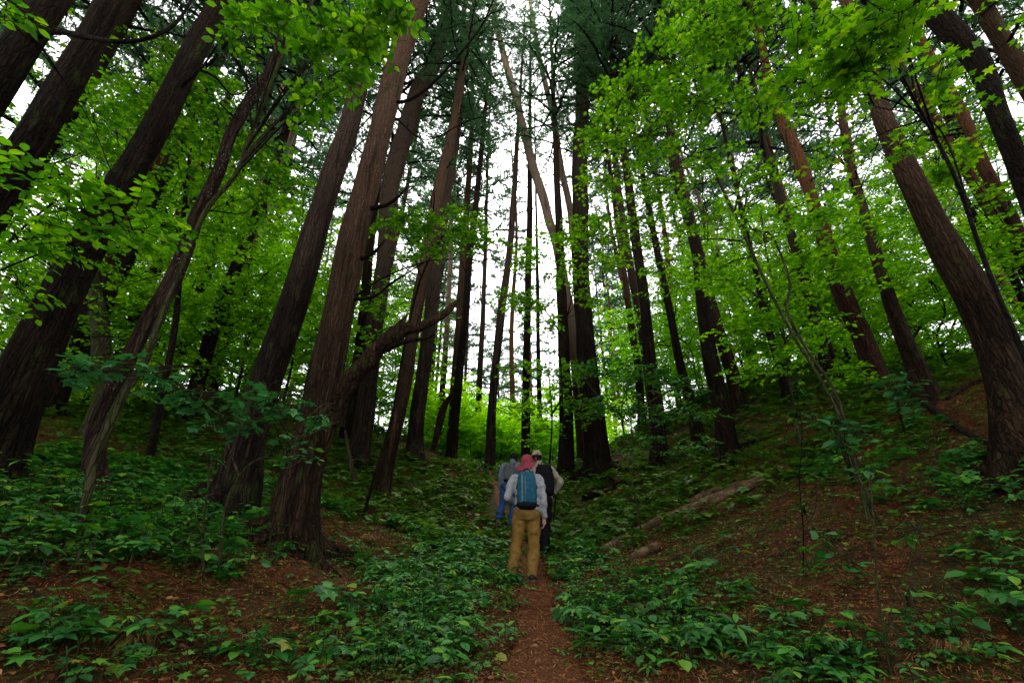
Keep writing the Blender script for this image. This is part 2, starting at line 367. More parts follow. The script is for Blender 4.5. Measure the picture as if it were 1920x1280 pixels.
def rdir(n, zs=1.0):
    v = rng.normal(size=(n, 3)); v[:, 2] *= zs; return nrm(v)

def sprays(lb, tb, C, Rd, n, size, tpl, tw=.0035, lmat=0, tmat=0, droop=.15, per=9, outward=.6, twigs=True, tilt=.35):
    """n leaves on layered twigs inside the ellipsoid C,Rd"""
    C = np.asarray(C, float); Rd = np.asarray(Rd, float)
    ns = max(3, int(n / per)); o = rdir(ns) * (rng.random((ns, 1)) ** .45)
    P0 = C + o * Rd
    ang = rng.random(ns) * 2 * np.pi; d = np.stack([np.cos(ang), np.sin(ang), rng.normal(size=ns) * .12 - droop * .4], -1)
    d = nrm(d + outward * o * np.array([1, 1, .15])); ln = size * per * .34 * (.7 + .6 * rng.random(ns))
    P0 = P0 - d * ln[:, None] * .5
    k = np.arange(per); q = (k + .6) / per
    sgn = np.where(k % 2 == 0, 1, -1)
    side = nrm(np.cross(d, np.array([0, 0, 1.])))
    pos = P0[:, None] + d[:, None] * (ln[:, None] * q[None])[..., None]
    pos[..., 2] -= droop * ln[:, None] * q[None] ** 2
    pos += rng.normal(size=pos.shape) * size * .12
    ld = d[:, None] * .55 + side[:, None] * sgn[None, :, None] * .85 + rng.normal(size=pos.shape) * .22
    ld[:, -1] = d
    ld[..., 2] -= .12
    nn = np.array([0, 0, 1.]) + rng.normal(size=pos.shape) * tilt
    sz = size * (.7 + .55 * rng.random(pos.shape[:2]))
    add_leaves(lb, pos.reshape(-1, 3), ld.reshape(-1, 3), nn.reshape(-1, 3), sz.ravel(), tpl, lmat)
    if twigs:
        for s_ in range(ns):
            a = P0[s_]; b = a + d[s_] * ln[s_] * .5 - np.array([0, 0, droop * ln[s_] * .25]); e = a + d[s_] * ln[s_] - np.array([0, 0, droop * ln[s_]])
            tube(tb, [a - d[s_] * ln[s_] * .4, a, b, e], [tw * 1.3, tw, tw * .8, tw * .4], 3, tmat, cap=False)
    return P0

# ---------------------------------------------------------------- pine crowns (shared meshes)
def pine_crown(seed, Lc, Rc, nl, tuft=11, nw=.011, dens=1.0, matn='needle', bare=.25):
    global rng
    keep = rng; rng = np.random.default_rng(seed); b = Buf()
    NP, ND, NLn = [], [], []
    for k in range(nl):
        f = (k + rng.random()) / nl; z = f * Lc; az = k * 2.4 + rng.normal() * .4
        prof = (.55 + .45 * math.sin(min(1, f * 1.8) * math.pi / 2)) * (1 - f ** 2.2) + .08
        ln = Rc * prof * (.65 + .5 * rng.random()); rise = .12 + .35 * f + rng.normal() * .12
        hd = np.array([math.cos(az), math.sin(az), 0.]); s = np.linspace(0, 1, 7)[:, None]
        pts = np.array([0, 0, z]) + hd * ln * s + np.array([0, 0, 1.]) * ln * (rise * s - .22 * s ** 2) + rng.normal(size=(7, 3)) * .05 * s * ln * .3
        tube(b, pts, np.linspace(.05, .010, 7) * (.5 + ln / 5), 4, 0, cap=False)
        nb = int(15 * dens * (ln / 3 + .3))
        for j in range(nb):
            u = bare + (1 - bare) * (j + rng.random()) / nb; i = min(5, int(u * 6)); p = pts[i] + (pts[i + 1] - pts[i]) * (u * 6 - i)
            sg = 1 if j % 2 else -1; sd = np.cross(hd, [0, 0, 1.]) * sg
            bd = nrm(hd * .6 + sd * (.9 * rng.random() + .3) + np.array([0, 0, rng.normal() * .25 + .1])); bl = (.25 + .75 * rng.random()) * (1.1 - u * .5) * ln * .28
            e = p + bd * bl; tube(b, [p, p + bd * bl * .5 + [0, 0, .03], e], [.012, .008, .004], 3, 0, cap=False)
            nt_ = 2 + int(bl / .16)
            for q in range(nt_):
                c = p + bd * bl * (q + 1) / nt_
                NP.append(np.repeat(c[None], tuft, 0)); ND.append(nrm(bd * .75 + rng.normal(size=(tuft, 3)) * .62 + np.array([0, 0, .15]))); NLn.append(.12 + .10 * rng.random(tuft))
    P = np.concatenate(NP); D = np.concatenate(ND); ln = np.concatenate(NLn)[:, None]; sd = nrm(np.cross(D, rng.normal(size=D.shape))) * nw * .5
    V = np.stack([P - sd, P + sd, P + D * ln], 1).reshape(-1, 3); F = np.arange(len(V)).reshape(-1, 3)
    b.add(V, F, 1); rng = keep
    return b.mesh('pine_crown', [M['twig_dark'], M[matn]], smooth=False)
CROWNS = [pine_crown(100 + k, 13, (3.6, 4.2, 3.3, 3.9)[k], (52, 58, 48, 54)[k], tuft=12, nw=.026) for k in range(4)]
CROWNS_FAR = [pine_crown(200 + k, 15, (3.2, 3.7, 2.8)[k], (44, 48, 40)[k], tuft=10, nw=.05, dens=.9, matn='needle_far') for k in range(3)]

# ---------------------------------------------------------------- trunks traced from their place in the wood
def trunk_buf(pts, rad, n, seed, flare=.35, ridge=.10, seg=.14, rootbits=True):
    r_ = np.random.default_rng(seed); pts = np.asarray(pts, float)
    Ltot = np.linalg.norm(np.diff(pts, axis=0), axis=1).sum(); m = int(min(170, max(12, Ltot / seg)))
    comb = spline(np.hstack([pts, np.asarray(rad)[:, None]]), m); P = comb[:, :3]; rr = np.maximum(comb[:, 3], .02)
    s = np.concatenate([[0], np.cumsum(np.linalg.norm(np.diff(P, axis=0), axis=1))])
    kk = r_.integers(4, 6); ph = r_.random(8) * 6.28
    def disp(th, mm):
        Th, Sg = np.meshgrid(th, s); g = np.exp(-np.maximum(Sg - .25, 0) / .38)
        lob = 1 + .38 * np.cos(kk * Th + ph[0]) + .18 * np.cos((kk - 2) * Th + ph[1])
        f = 1 + flare * g * np.clip(lob, .1, 3)
        f += ridge * (.5 * vnoise(Th * 3.2 + 40, Sg * .9 + seed, seed) + .7 * vnoise(np.cos(Th) * 7 + 9, np.sin(Th) * 7 + Sg * .7, seed + 1) + .35 * vnoise(Th * 9, Sg * 2.5, seed + 2))
        f += .05 * np.sin(Sg * 1.3 + ph[2] + Th) + .03 * np.sin(Sg * 3.1 + ph[3] - 2 * Th)
        return f
    b = Buf(); tube(b, P, rr, n, 0, disp); return b, P, rr, s

tree_n = 0
def traced_tree(label, pts, mat_, Y=None, H=27, crown=None, cs=1.0, cz=.52, name='pine_tree', cat='tree', flare=.35, group=None, extra=None, sides=None, top_taper=None, stubs=11):
    """pts: (px,py,width) listed from the base up"""
    global tree_n; tree_n += 1; seed = tree_n * 7
    if Y is None:
        g = hit(pts[0][0], pts[0][1])
        Y = g[1] if g is not None else 16
    P = [PY(a, b, Y) for a, b, _ in pts]; rad = []
    for (a, b, w_), p in zip(pts, P):
        k = min(len(pts) - 1, pts.index((a, b, w_)) + 1); k0 = max(0, k - 1) if k > 0 else 0
        i = pts.index((a, b, w_)); q0 = pts[max(0, i - 1)]; q1 = pts[min(len(pts) - 1, i + 1)]
        dx, dy = q1[0] - q0[0], q1[1] - q0[1]; l = math.hypot(dx, dy); nx, ny = -dy / l, dx / l
        e0 = PY(a - nx * w_ / 2, b - ny * w_ / 2, Y); e1 = PY(a + nx * w_ / 2, b + ny * w_ / 2, Y)
        ax = nrm(PY(q1[0], q1[1], Y) - PY(q0[0], q0[1], Y)); dlt = e1 - e0; perp = np.linalg.norm(dlt - ax * dlt.dot(ax))
        ct = Y / math.hypot(Y, p[0]); rad.append(perp / 2 * ct * (.84 if w_ > 60 else .93))
    P = np.array(P); d0 = nrm(P[1] - P[0]) if P[1][2] > P[0][2] else np.array([0, 0, 1.])
    k = 0
    while P[0][2] > gz(P[0][0], P[0][1]) + .05 and k < 60:
        nxt = P[0] - d0 * min(1.0, max(.1, (P[0][2] - gz(P[0][0], P[0][1])) / max(.3, d0[2])))
        P = np.vstack([nxt, P]); rad = [rad[0] * 1.03] + rad; k += 1
    base = P[0].copy(); base[2] = gz(base[0], base[1])
    P = np.vstack([P[0] - d0 * .45, P]); rad = [rad[0] * 1.02] + rad
    dl = nrm(P[-1] - P[-2]); dl = nrm(dl * .6 + np.array([0, 0, .4])); Ht = max(base[2] + H, P[-1][2] + 5); z0 = P[-1][2]; r0 = rad[-1]; Pl = P[-1]
    if top_taper is None:
        nadd = 5
        for q in range(1, nadd + 1):
            f = q / nadd; P = np.vstack([P, Pl + dl * (Ht - z0) / dl[2] * f]); rad.append(max(.03, r0 * (1 - .85 * f)))
    root = empty(name, base); tag(root, label, cat, group)
    md = np.median([p[2] for p in pts]) ; n = sides or (72 if max(p[2] for p in pts) > 90 else 40 if max(p[2] for p in pts) > 70 else 24 if max(p[2] for p in pts) > 28 else 14)
    b, Pc, rr, s = trunk_buf(P, rad, n, seed, flare=flare)
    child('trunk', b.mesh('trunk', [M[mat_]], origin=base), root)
    if max(p[2] for p in pts) > 40:
        rq = np.random.default_rng(seed + 9); r0 = np.interp(.3, s, rr)
        for q in range(6):
            az = q * 1.05 + rq.random() * .6; dd = np.array([math.cos(az), math.sin(az)]); ln = r0 * (2.2 + 1.4 * rq.random()); bnd = np.array([-dd[1], dd[0]]) * rq.normal() * .25 * ln; pr = []
            for f in (.25, .5, .75, 1.0, 1.15):
                xy = base[:2] + dd * ln * f + bnd * f * f; pr.append([xy[0], xy[1], gz(xy[0], xy[1]) + r0 * (.55, .20, .07, .0, -.06)[int(f * 4) - 1 if f < 1.1 else 4]])
            bb = Buf(); tube(bb, spline(np.array(pr), 14), np.linspace(r0 * .36, r0 * .07, 14), 10, 0, lambda th, mm: 1 + .3 * vnoise(np.cos(th)[None] * 2 + 5 + 0 * np.arange(mm)[:, None], np.arange(mm)[:, None] * .5 + np.sin(th)[None], seed + q))
            child('root', bb.mesh('root', [M[mat_]], origin=base), root)
    # dead branch stubs
    r_ = np.random.default_rng(seed + 5)
    for q in range(stubs):
        i = int(len(Pc) * (.12 + .5 * r_.random())); az = r_.random() * 6.28; dd = np.array([math.cos(az), math.sin(az), .25 + .4 * r_.random()])
        ln = .2 + .9 * r_.random() ** 2; st = Pc[i]
        thin = q % 2; ln *= 1 + 1.3 * thin; bb = Buf(); q_ = [st, st + dd * (rr[i] + .3 * ln) + r_.normal(size=3) * .05 * ln, st + dd * (rr[i] + .65 * ln) + r_.normal(size=3) * .09 * ln, st + dd * (rr[i] + ln) + np.array([0, 0, (.1 + .25 * thin) * ln])]
        tube(bb, spline(np.array(q_), 9), np.linspace(.026, .009, 9) * (1 - .5 * thin), 6, 0)
        child('dead_branch', bb.mesh('dead_branch', [M['twig_dark']], origin=base), root)
    if crown is not None:
        zc = base[2] + (Ht - base[2]) * cz; i = int(np.argmin(np.abs(Pc[:, 2] - zc))); dr = nrm(Pc[-1] - Pc[i])
        c = child('crown', crown, root, Pc[i] - base); ln = np.linalg.norm(Pc[-1] - Pc[i])
        q = Vector(dr).to_track_quat('Z', 'Y'); c.rotation_mode = 'QUATERNION'; c.rotation_quaternion = q @ Matrix.Rotation(r_.random() * 6.28, 4, 'Z').to_quaternion()
        z_ = ln / 13.2 if crown in CROWNS else ln / 15.2; c.scale = (cs, cs, z_)
    if extra: extra(root, base, Pc, rr, Y)
    return root
def limb(root, base, px, Y, name='dead_branch', mat_='twig_dark', n=8, bend=None, label=None, m=None):
    """px: (px,py,width[,dY]) branch traced in the picture plane, with its own depth offsets"""
    P = [PY(p[0], p[1], Y + (p[3] if len(p) > 3 else 0)) for p in px]
    rad = []
    for p, q in zip(px, P):
        t = q[1] / ray(p[0], p[1])[1]; rad.append(p[2] * t / FPX / 2)
    m = m or max(8, len(px) * 6); cb = spline(np.hstack([np.array(P), np.array(rad)[:, None]]), m)
    sd = random.randrange(999)
    b = Buf(); tube(b, cb[:, :3], np.maximum(cb[:, 3], .002), n, 0, (lambda th, mm: 1 + .30 * vnoise(np.cos(th)[None] * 3 + 5 + 0 * np.arange(mm)[:, None], np.sin(th)[None] * 3 + np.arange(mm)[:, None] * .22, sd) + .16 * vnoise(th[None] * 4 + 0 * np.arange(mm)[:, None], np.arange(mm)[:, None] * .5 + 0 * th[None], sd + 1)) if n > 6 else None)
    o = child(name, b.mesh(name, [M[mat_]], origin=base), root)
    if label: o['label'] = label
    return o

def main_branches(root, base, Pc, rr, Y):
    limb(root, base, [(612, 790, 62, .05), (632, 745, 46, 0), (657, 712, 35, -.1), (690, 676, 33, -.2), (712, 650, 27, -.27), (740, 628, 31, -.35), (762, 616, 22, -.4), (788, 612, 19, -.45), (822, 596, 15, -.5), (842, 580, 12, -.52), (852, 568, 8, -.53)], Y, 'broken_branch', 'bark_brown', 22, m=70, label='thick crooked dead branch with a broken tip')
    for q in ((866, 553, 3), (858, 560, 5), (862, 566, 3)): limb(root, base, [(842, 582, 6, -.52), (852, 570, 5, -.53), (q[0], q[1], 1, -.55)], Y, 'splinter', 'bark_brown', 5)
    limb(root, base, [(735, 630, 20, -.33), (752, 606, 14, -.4), (764, 590, 4, -.45)], Y, 'branch_stub', 'bark_brown', 8)
    limb(root, base, [(725, 655, 12, -.3), (760, 640, 9, -.5), (800, 634, 6, -.6), (818, 624, 2, -.7)], Y, 'dead_branch', 'twig_dark', 6)
    limb(root, base, [(735, 195, 8, 0), (775, 184, 6, -.1), (820, 148, 5, -.2), (868, 95, 4, -.4), (905, 45, 3.5, -.6), (930, -10, 2.5, -.8)], Y, label='long curved dark bare branch sweeping up to the right')
    limb(root, base, [(655, 562, 8, 0), (700, 556, 6, -.2), (735, 530, 4, -.3), (775, 505, 3, -.4), (830, 470, 1.5, -.5)], Y)
    limb(root, base, [(660, 560, 5, 0), (720, 520, 3, -.2), (800, 490, 2, -.3), (850, 486, 1.2, -.3)], Y)
    limb(root, base, [(672, 488, 9, 0), (700, 474, 7, -.2), (722, 450, 4, -.3)], Y)
    limb(root, base, [(690, 392, 10, 0), (725, 384, 7, -.2), (748, 368, 5, -.3), (764, 350, 2, -.35)], Y)
    limb(root, base, [(745, 225, 4, 0), (800, 262, 2.5, -.2), (880, 226, 2, -.3), (960, 210, 1, -.4)], Y)
def tl_branch(root, base, Pc, rr, Y):
    limb(root, base, [(60, 66, 14, 0), (110, 60, 12, -.2), (160, 70, 10, -.3), (215, 78, 8, -.4), (270, 74, 7, -.4), (320, 52, 6, -.3), (350, 16, 5, -.2), (362, -12, 5, -.1)], Y, label='dark bare branch dipping across the frame corner')

CN = CROWNS
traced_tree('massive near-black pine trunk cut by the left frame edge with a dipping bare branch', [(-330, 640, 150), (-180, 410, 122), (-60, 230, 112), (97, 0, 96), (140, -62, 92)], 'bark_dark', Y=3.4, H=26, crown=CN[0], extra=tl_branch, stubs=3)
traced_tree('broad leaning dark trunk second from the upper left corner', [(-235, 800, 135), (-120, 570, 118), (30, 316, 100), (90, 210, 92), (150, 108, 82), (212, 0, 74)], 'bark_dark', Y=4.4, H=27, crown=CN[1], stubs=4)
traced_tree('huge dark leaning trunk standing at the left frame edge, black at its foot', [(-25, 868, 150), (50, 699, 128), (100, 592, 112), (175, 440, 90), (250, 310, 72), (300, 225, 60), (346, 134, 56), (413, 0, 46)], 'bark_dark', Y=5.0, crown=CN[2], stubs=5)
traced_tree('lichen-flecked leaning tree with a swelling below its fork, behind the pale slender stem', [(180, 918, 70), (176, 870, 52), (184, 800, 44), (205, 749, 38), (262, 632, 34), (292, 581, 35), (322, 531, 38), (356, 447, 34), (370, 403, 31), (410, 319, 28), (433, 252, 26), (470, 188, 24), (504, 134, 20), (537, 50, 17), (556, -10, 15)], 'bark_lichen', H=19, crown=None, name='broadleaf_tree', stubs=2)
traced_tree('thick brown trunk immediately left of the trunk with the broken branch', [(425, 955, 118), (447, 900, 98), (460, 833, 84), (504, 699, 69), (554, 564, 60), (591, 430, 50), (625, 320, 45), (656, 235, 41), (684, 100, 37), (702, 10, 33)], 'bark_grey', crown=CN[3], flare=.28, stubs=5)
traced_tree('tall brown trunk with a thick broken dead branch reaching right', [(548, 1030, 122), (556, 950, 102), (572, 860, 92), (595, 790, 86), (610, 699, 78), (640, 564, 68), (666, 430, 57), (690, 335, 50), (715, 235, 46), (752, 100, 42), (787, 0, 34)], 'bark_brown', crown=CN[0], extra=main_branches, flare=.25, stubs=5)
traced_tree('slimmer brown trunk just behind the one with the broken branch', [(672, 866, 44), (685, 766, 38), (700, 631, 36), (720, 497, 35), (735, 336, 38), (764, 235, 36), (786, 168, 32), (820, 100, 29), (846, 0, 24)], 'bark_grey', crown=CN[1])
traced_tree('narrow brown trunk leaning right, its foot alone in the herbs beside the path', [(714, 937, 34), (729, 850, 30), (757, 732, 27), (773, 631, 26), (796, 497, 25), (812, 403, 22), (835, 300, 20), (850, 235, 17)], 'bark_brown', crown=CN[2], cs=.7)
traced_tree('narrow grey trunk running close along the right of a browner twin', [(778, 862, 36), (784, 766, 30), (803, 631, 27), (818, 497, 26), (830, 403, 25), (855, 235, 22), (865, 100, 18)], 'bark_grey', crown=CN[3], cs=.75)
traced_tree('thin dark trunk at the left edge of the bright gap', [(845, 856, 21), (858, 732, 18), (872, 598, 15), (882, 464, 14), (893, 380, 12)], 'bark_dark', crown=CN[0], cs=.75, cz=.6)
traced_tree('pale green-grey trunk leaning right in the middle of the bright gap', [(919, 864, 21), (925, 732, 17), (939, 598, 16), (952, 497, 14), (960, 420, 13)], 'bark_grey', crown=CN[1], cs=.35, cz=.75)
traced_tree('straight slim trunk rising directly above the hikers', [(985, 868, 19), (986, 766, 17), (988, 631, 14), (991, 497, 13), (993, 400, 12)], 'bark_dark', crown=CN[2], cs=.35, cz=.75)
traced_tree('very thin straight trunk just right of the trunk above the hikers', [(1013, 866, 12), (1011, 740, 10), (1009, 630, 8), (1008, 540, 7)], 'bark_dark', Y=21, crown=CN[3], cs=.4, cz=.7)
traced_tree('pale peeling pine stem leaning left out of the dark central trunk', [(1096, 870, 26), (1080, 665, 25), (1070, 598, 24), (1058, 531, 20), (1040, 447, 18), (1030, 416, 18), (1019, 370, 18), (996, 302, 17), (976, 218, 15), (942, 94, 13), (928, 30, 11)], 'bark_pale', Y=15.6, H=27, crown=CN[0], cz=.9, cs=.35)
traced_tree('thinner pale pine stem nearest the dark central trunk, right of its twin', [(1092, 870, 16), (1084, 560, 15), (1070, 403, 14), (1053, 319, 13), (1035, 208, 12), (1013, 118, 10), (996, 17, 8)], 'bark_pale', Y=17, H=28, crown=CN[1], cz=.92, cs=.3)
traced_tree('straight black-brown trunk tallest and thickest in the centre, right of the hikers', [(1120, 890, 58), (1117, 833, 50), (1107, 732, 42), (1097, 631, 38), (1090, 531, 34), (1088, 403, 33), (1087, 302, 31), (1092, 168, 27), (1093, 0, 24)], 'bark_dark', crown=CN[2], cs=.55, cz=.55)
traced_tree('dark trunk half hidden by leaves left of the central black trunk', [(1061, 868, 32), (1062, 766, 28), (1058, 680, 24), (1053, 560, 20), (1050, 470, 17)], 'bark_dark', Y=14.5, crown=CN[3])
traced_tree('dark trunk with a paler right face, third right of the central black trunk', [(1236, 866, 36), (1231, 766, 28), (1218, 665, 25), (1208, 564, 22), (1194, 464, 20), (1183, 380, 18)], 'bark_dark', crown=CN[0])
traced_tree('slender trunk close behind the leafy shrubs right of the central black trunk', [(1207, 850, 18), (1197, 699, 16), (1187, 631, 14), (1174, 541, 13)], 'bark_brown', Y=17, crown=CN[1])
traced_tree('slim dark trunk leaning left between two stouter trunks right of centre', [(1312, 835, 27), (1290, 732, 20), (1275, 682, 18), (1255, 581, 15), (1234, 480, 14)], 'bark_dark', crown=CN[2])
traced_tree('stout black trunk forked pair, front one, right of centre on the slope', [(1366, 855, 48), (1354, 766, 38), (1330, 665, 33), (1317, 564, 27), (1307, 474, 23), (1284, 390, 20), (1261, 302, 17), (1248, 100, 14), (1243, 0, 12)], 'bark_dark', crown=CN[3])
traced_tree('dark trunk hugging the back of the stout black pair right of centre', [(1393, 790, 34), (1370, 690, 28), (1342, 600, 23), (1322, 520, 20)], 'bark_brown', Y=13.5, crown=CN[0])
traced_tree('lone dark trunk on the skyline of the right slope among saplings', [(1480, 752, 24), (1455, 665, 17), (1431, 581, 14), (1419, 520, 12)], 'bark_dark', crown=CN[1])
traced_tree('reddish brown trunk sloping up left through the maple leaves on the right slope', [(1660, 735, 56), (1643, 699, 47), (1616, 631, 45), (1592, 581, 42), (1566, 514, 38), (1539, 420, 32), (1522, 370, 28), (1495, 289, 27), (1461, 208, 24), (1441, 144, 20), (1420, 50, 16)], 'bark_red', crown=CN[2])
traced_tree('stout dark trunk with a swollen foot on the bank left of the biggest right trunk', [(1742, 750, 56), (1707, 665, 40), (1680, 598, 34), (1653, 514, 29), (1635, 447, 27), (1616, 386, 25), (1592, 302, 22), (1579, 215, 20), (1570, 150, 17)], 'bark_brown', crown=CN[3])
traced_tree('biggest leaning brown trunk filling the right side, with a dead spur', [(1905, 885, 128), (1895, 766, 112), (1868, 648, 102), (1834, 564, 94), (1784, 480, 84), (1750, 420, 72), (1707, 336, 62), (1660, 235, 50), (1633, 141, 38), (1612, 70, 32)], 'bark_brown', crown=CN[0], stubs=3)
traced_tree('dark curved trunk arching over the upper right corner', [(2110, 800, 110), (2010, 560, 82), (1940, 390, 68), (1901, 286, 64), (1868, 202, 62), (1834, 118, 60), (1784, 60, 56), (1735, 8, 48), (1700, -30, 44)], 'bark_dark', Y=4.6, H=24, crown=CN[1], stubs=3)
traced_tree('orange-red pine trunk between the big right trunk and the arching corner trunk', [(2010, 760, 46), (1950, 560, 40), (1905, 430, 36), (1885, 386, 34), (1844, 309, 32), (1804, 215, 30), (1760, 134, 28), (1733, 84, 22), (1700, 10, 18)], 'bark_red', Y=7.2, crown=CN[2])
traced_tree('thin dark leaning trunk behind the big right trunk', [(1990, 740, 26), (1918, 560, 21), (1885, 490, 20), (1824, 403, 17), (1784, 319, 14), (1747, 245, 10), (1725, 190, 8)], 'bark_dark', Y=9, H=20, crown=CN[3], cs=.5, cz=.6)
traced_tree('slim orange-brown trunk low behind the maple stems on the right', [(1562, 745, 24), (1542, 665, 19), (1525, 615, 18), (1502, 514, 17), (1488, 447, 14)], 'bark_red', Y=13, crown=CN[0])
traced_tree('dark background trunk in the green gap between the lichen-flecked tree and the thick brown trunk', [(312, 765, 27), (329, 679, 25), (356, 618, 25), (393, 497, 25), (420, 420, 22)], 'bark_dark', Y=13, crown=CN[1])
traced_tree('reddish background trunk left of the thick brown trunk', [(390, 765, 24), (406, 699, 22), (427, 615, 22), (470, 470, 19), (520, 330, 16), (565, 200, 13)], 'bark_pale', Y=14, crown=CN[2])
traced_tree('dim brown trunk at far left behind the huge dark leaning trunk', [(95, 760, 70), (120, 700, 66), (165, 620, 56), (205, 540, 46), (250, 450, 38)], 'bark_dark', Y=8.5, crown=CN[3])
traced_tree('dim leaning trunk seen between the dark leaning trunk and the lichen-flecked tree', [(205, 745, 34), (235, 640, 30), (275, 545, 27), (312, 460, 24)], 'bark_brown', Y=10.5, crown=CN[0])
# broken mossy snag (left)
def snag(label, pts, mat_, Y=None, name='tree_snag', flare=.1):
    g = hit(pts[0][0], pts[0][1]); Y = Y or (g[1] if g is not None else 9)
    P = np.array([PY(a, b, Y) for a, b, _ in pts]); rad = [w_ * (p[1] / ray(a, b)[1]) / FPX / 2 for (a, b, w_), p in zip(pts, P)]
    z = gz(*P[0][:2])
    if P[0][2] > z: P = np.vstack([[P[0][0], P[0][1], z - .1], P]); rad = [rad[0]] + rad
    base = P[0].copy(); base[2] = gz(*base[:2]); b, *_ = trunk_buf(P, rad, 18, 55, flare=flare, ridge=.25, seg=.06)
    r_ = tag(empty(name, base), label, 'dead tree'); child('trunk', b.mesh('trunk', [M[mat_]], origin=base), r_); return r_
snag('short mossy broken trunk leaning left beside the huge dark left trunk', [(196, 745, 30), (191, 672, 28), (188, 615, 27), (180, 560, 24), (172, 515, 16), (170, 500, 6)], 'bark_moss', Y=7.5)
snag('orange-brown rotten snag leaning right in the green left of the bright gap', [(812, 845, 9), (822, 800, 12), (832, 765, 12), (846, 738, 6)], 'bark_red', Y=16.5)
snag('small bleached splintered stump left of the path behind the broken-branch trunk', [(668, 915, 14), (660, 880, 9), (652, 840, 7), (647, 806, 3)], 'sapling_bark')

# ---------------------------------------------------------------- logs and sticks
LOGSEG = []
def log(label, px, mat_='log_bark', name='fallen_log', lift=.75, n=14, cat='log'):
    P, rad = [], []
    for a, b, w_ in px:
        p = hit(a, b); t = p[1] / ray(a, b)[1]; r = w_ * t / FPX / 2; rad.append(r); P.append(p)
    P = np.array(P)
    for i in range(len(P)): P[i][2] = gz(P[i][0], P[i][1]) + rad[i] * lift
    if cat == 'log': LOGSEG.append((spline(P[:, :2], 30), max(rad)))
    m = max(10, len(P) * 8); cb = spline(np.hstack([P, np.array(rad)[:, None]]), m); sd = random.randrange(900)
    b = Buf(); tube(b, cb[:, :3], np.maximum(cb[:, 3], .003), n, 0, (lambda th, mm: 1 + .25 * vnoise(np.cos(th)[None] * 2 + 5 + 0 * np.arange(mm)[:, None], np.arange(mm)[:, None] * .35 + np.sin(th)[None] * 2, sd)))
    base = P[0].copy(); o = child(name, b.mesh(name, [M[mat_]], origin=base), None, base); return tag(o, label, cat)
log('long pale mossy log running up the bank right of the hikers', [(1128, 1035, 12), (1200, 1000, 15), (1282, 964, 17), (1360, 935, 19), (1434, 906, 20)])
log('thinner log lying just above and behind the long pale log', [(1290, 946, 9), (1340, 924, 12), (1416, 905, 10)])
log('short mossy log end half buried in herbs below the long pale log', [(1184, 1050, 12), (1208, 1040, 16), (1232, 1029, 15)])
log('dark rotten log on the slope directly right of the hikers', [(1095, 940, 14), (1130, 925, 14), (1172, 908, 12)], 'bark_dark')
log('grey log descending the right bank toward the foot of the big trunk', [(1697, 732, 9), (1757, 776, 12), (1800, 806, 11), (1850, 835, 10)], 'bark_grey')
log('pale log lying across the bank beneath the big right trunk', [(1777, 750, 7), (1812, 728, 8), (1842, 714, 7)], 'bark_grey')
log('dark thin log under the left trees between the lichen tree and the thick trunk', [(232, 800, 7), (320, 815, 8), (405, 835, 7)], 'bark_dark')
log('weathered thin log on the left slope beyond the leafy twigs', [(330, 748, 6), (380, 756, 6), (430, 764, 5)], 'bark_brown')
log('thin bare stick lying across the herbs at lower left', [(102, 1041, 4), (180, 1052, 4), (269, 1068, 3)], 'sapling_bark', 'stick', 1.5, 6, 'stick')
log('crooked dark stick below the thin bare stick at lower left', [(175, 1085, 5), (215, 1105, 5), (262, 1125, 4)], 'twig_dark', 'stick', 1.2, 6, 'stick')
log('rotten wood chunk at the left edge of the path near the hikers', [(868, 1024, 9), (890, 1018, 13), (912, 1012, 7)], 'bark_brown', 'rotten_branch', .8, 10, 'branch')
log('thin twig curving on the litter in the right foreground', [(1545, 905, 3), (1590, 912, 3), (1640, 925, 2)], 'sapling_bark', 'stick', 2.5, 6, 'stick')
log('bare stick lying on brown needles below the mossy maple stems', [(1560, 1130, 4), (1660, 1128, 4), (1775, 1130, 3)], 'sapling_bark', 'stick', 2.0, 6, 'stick')

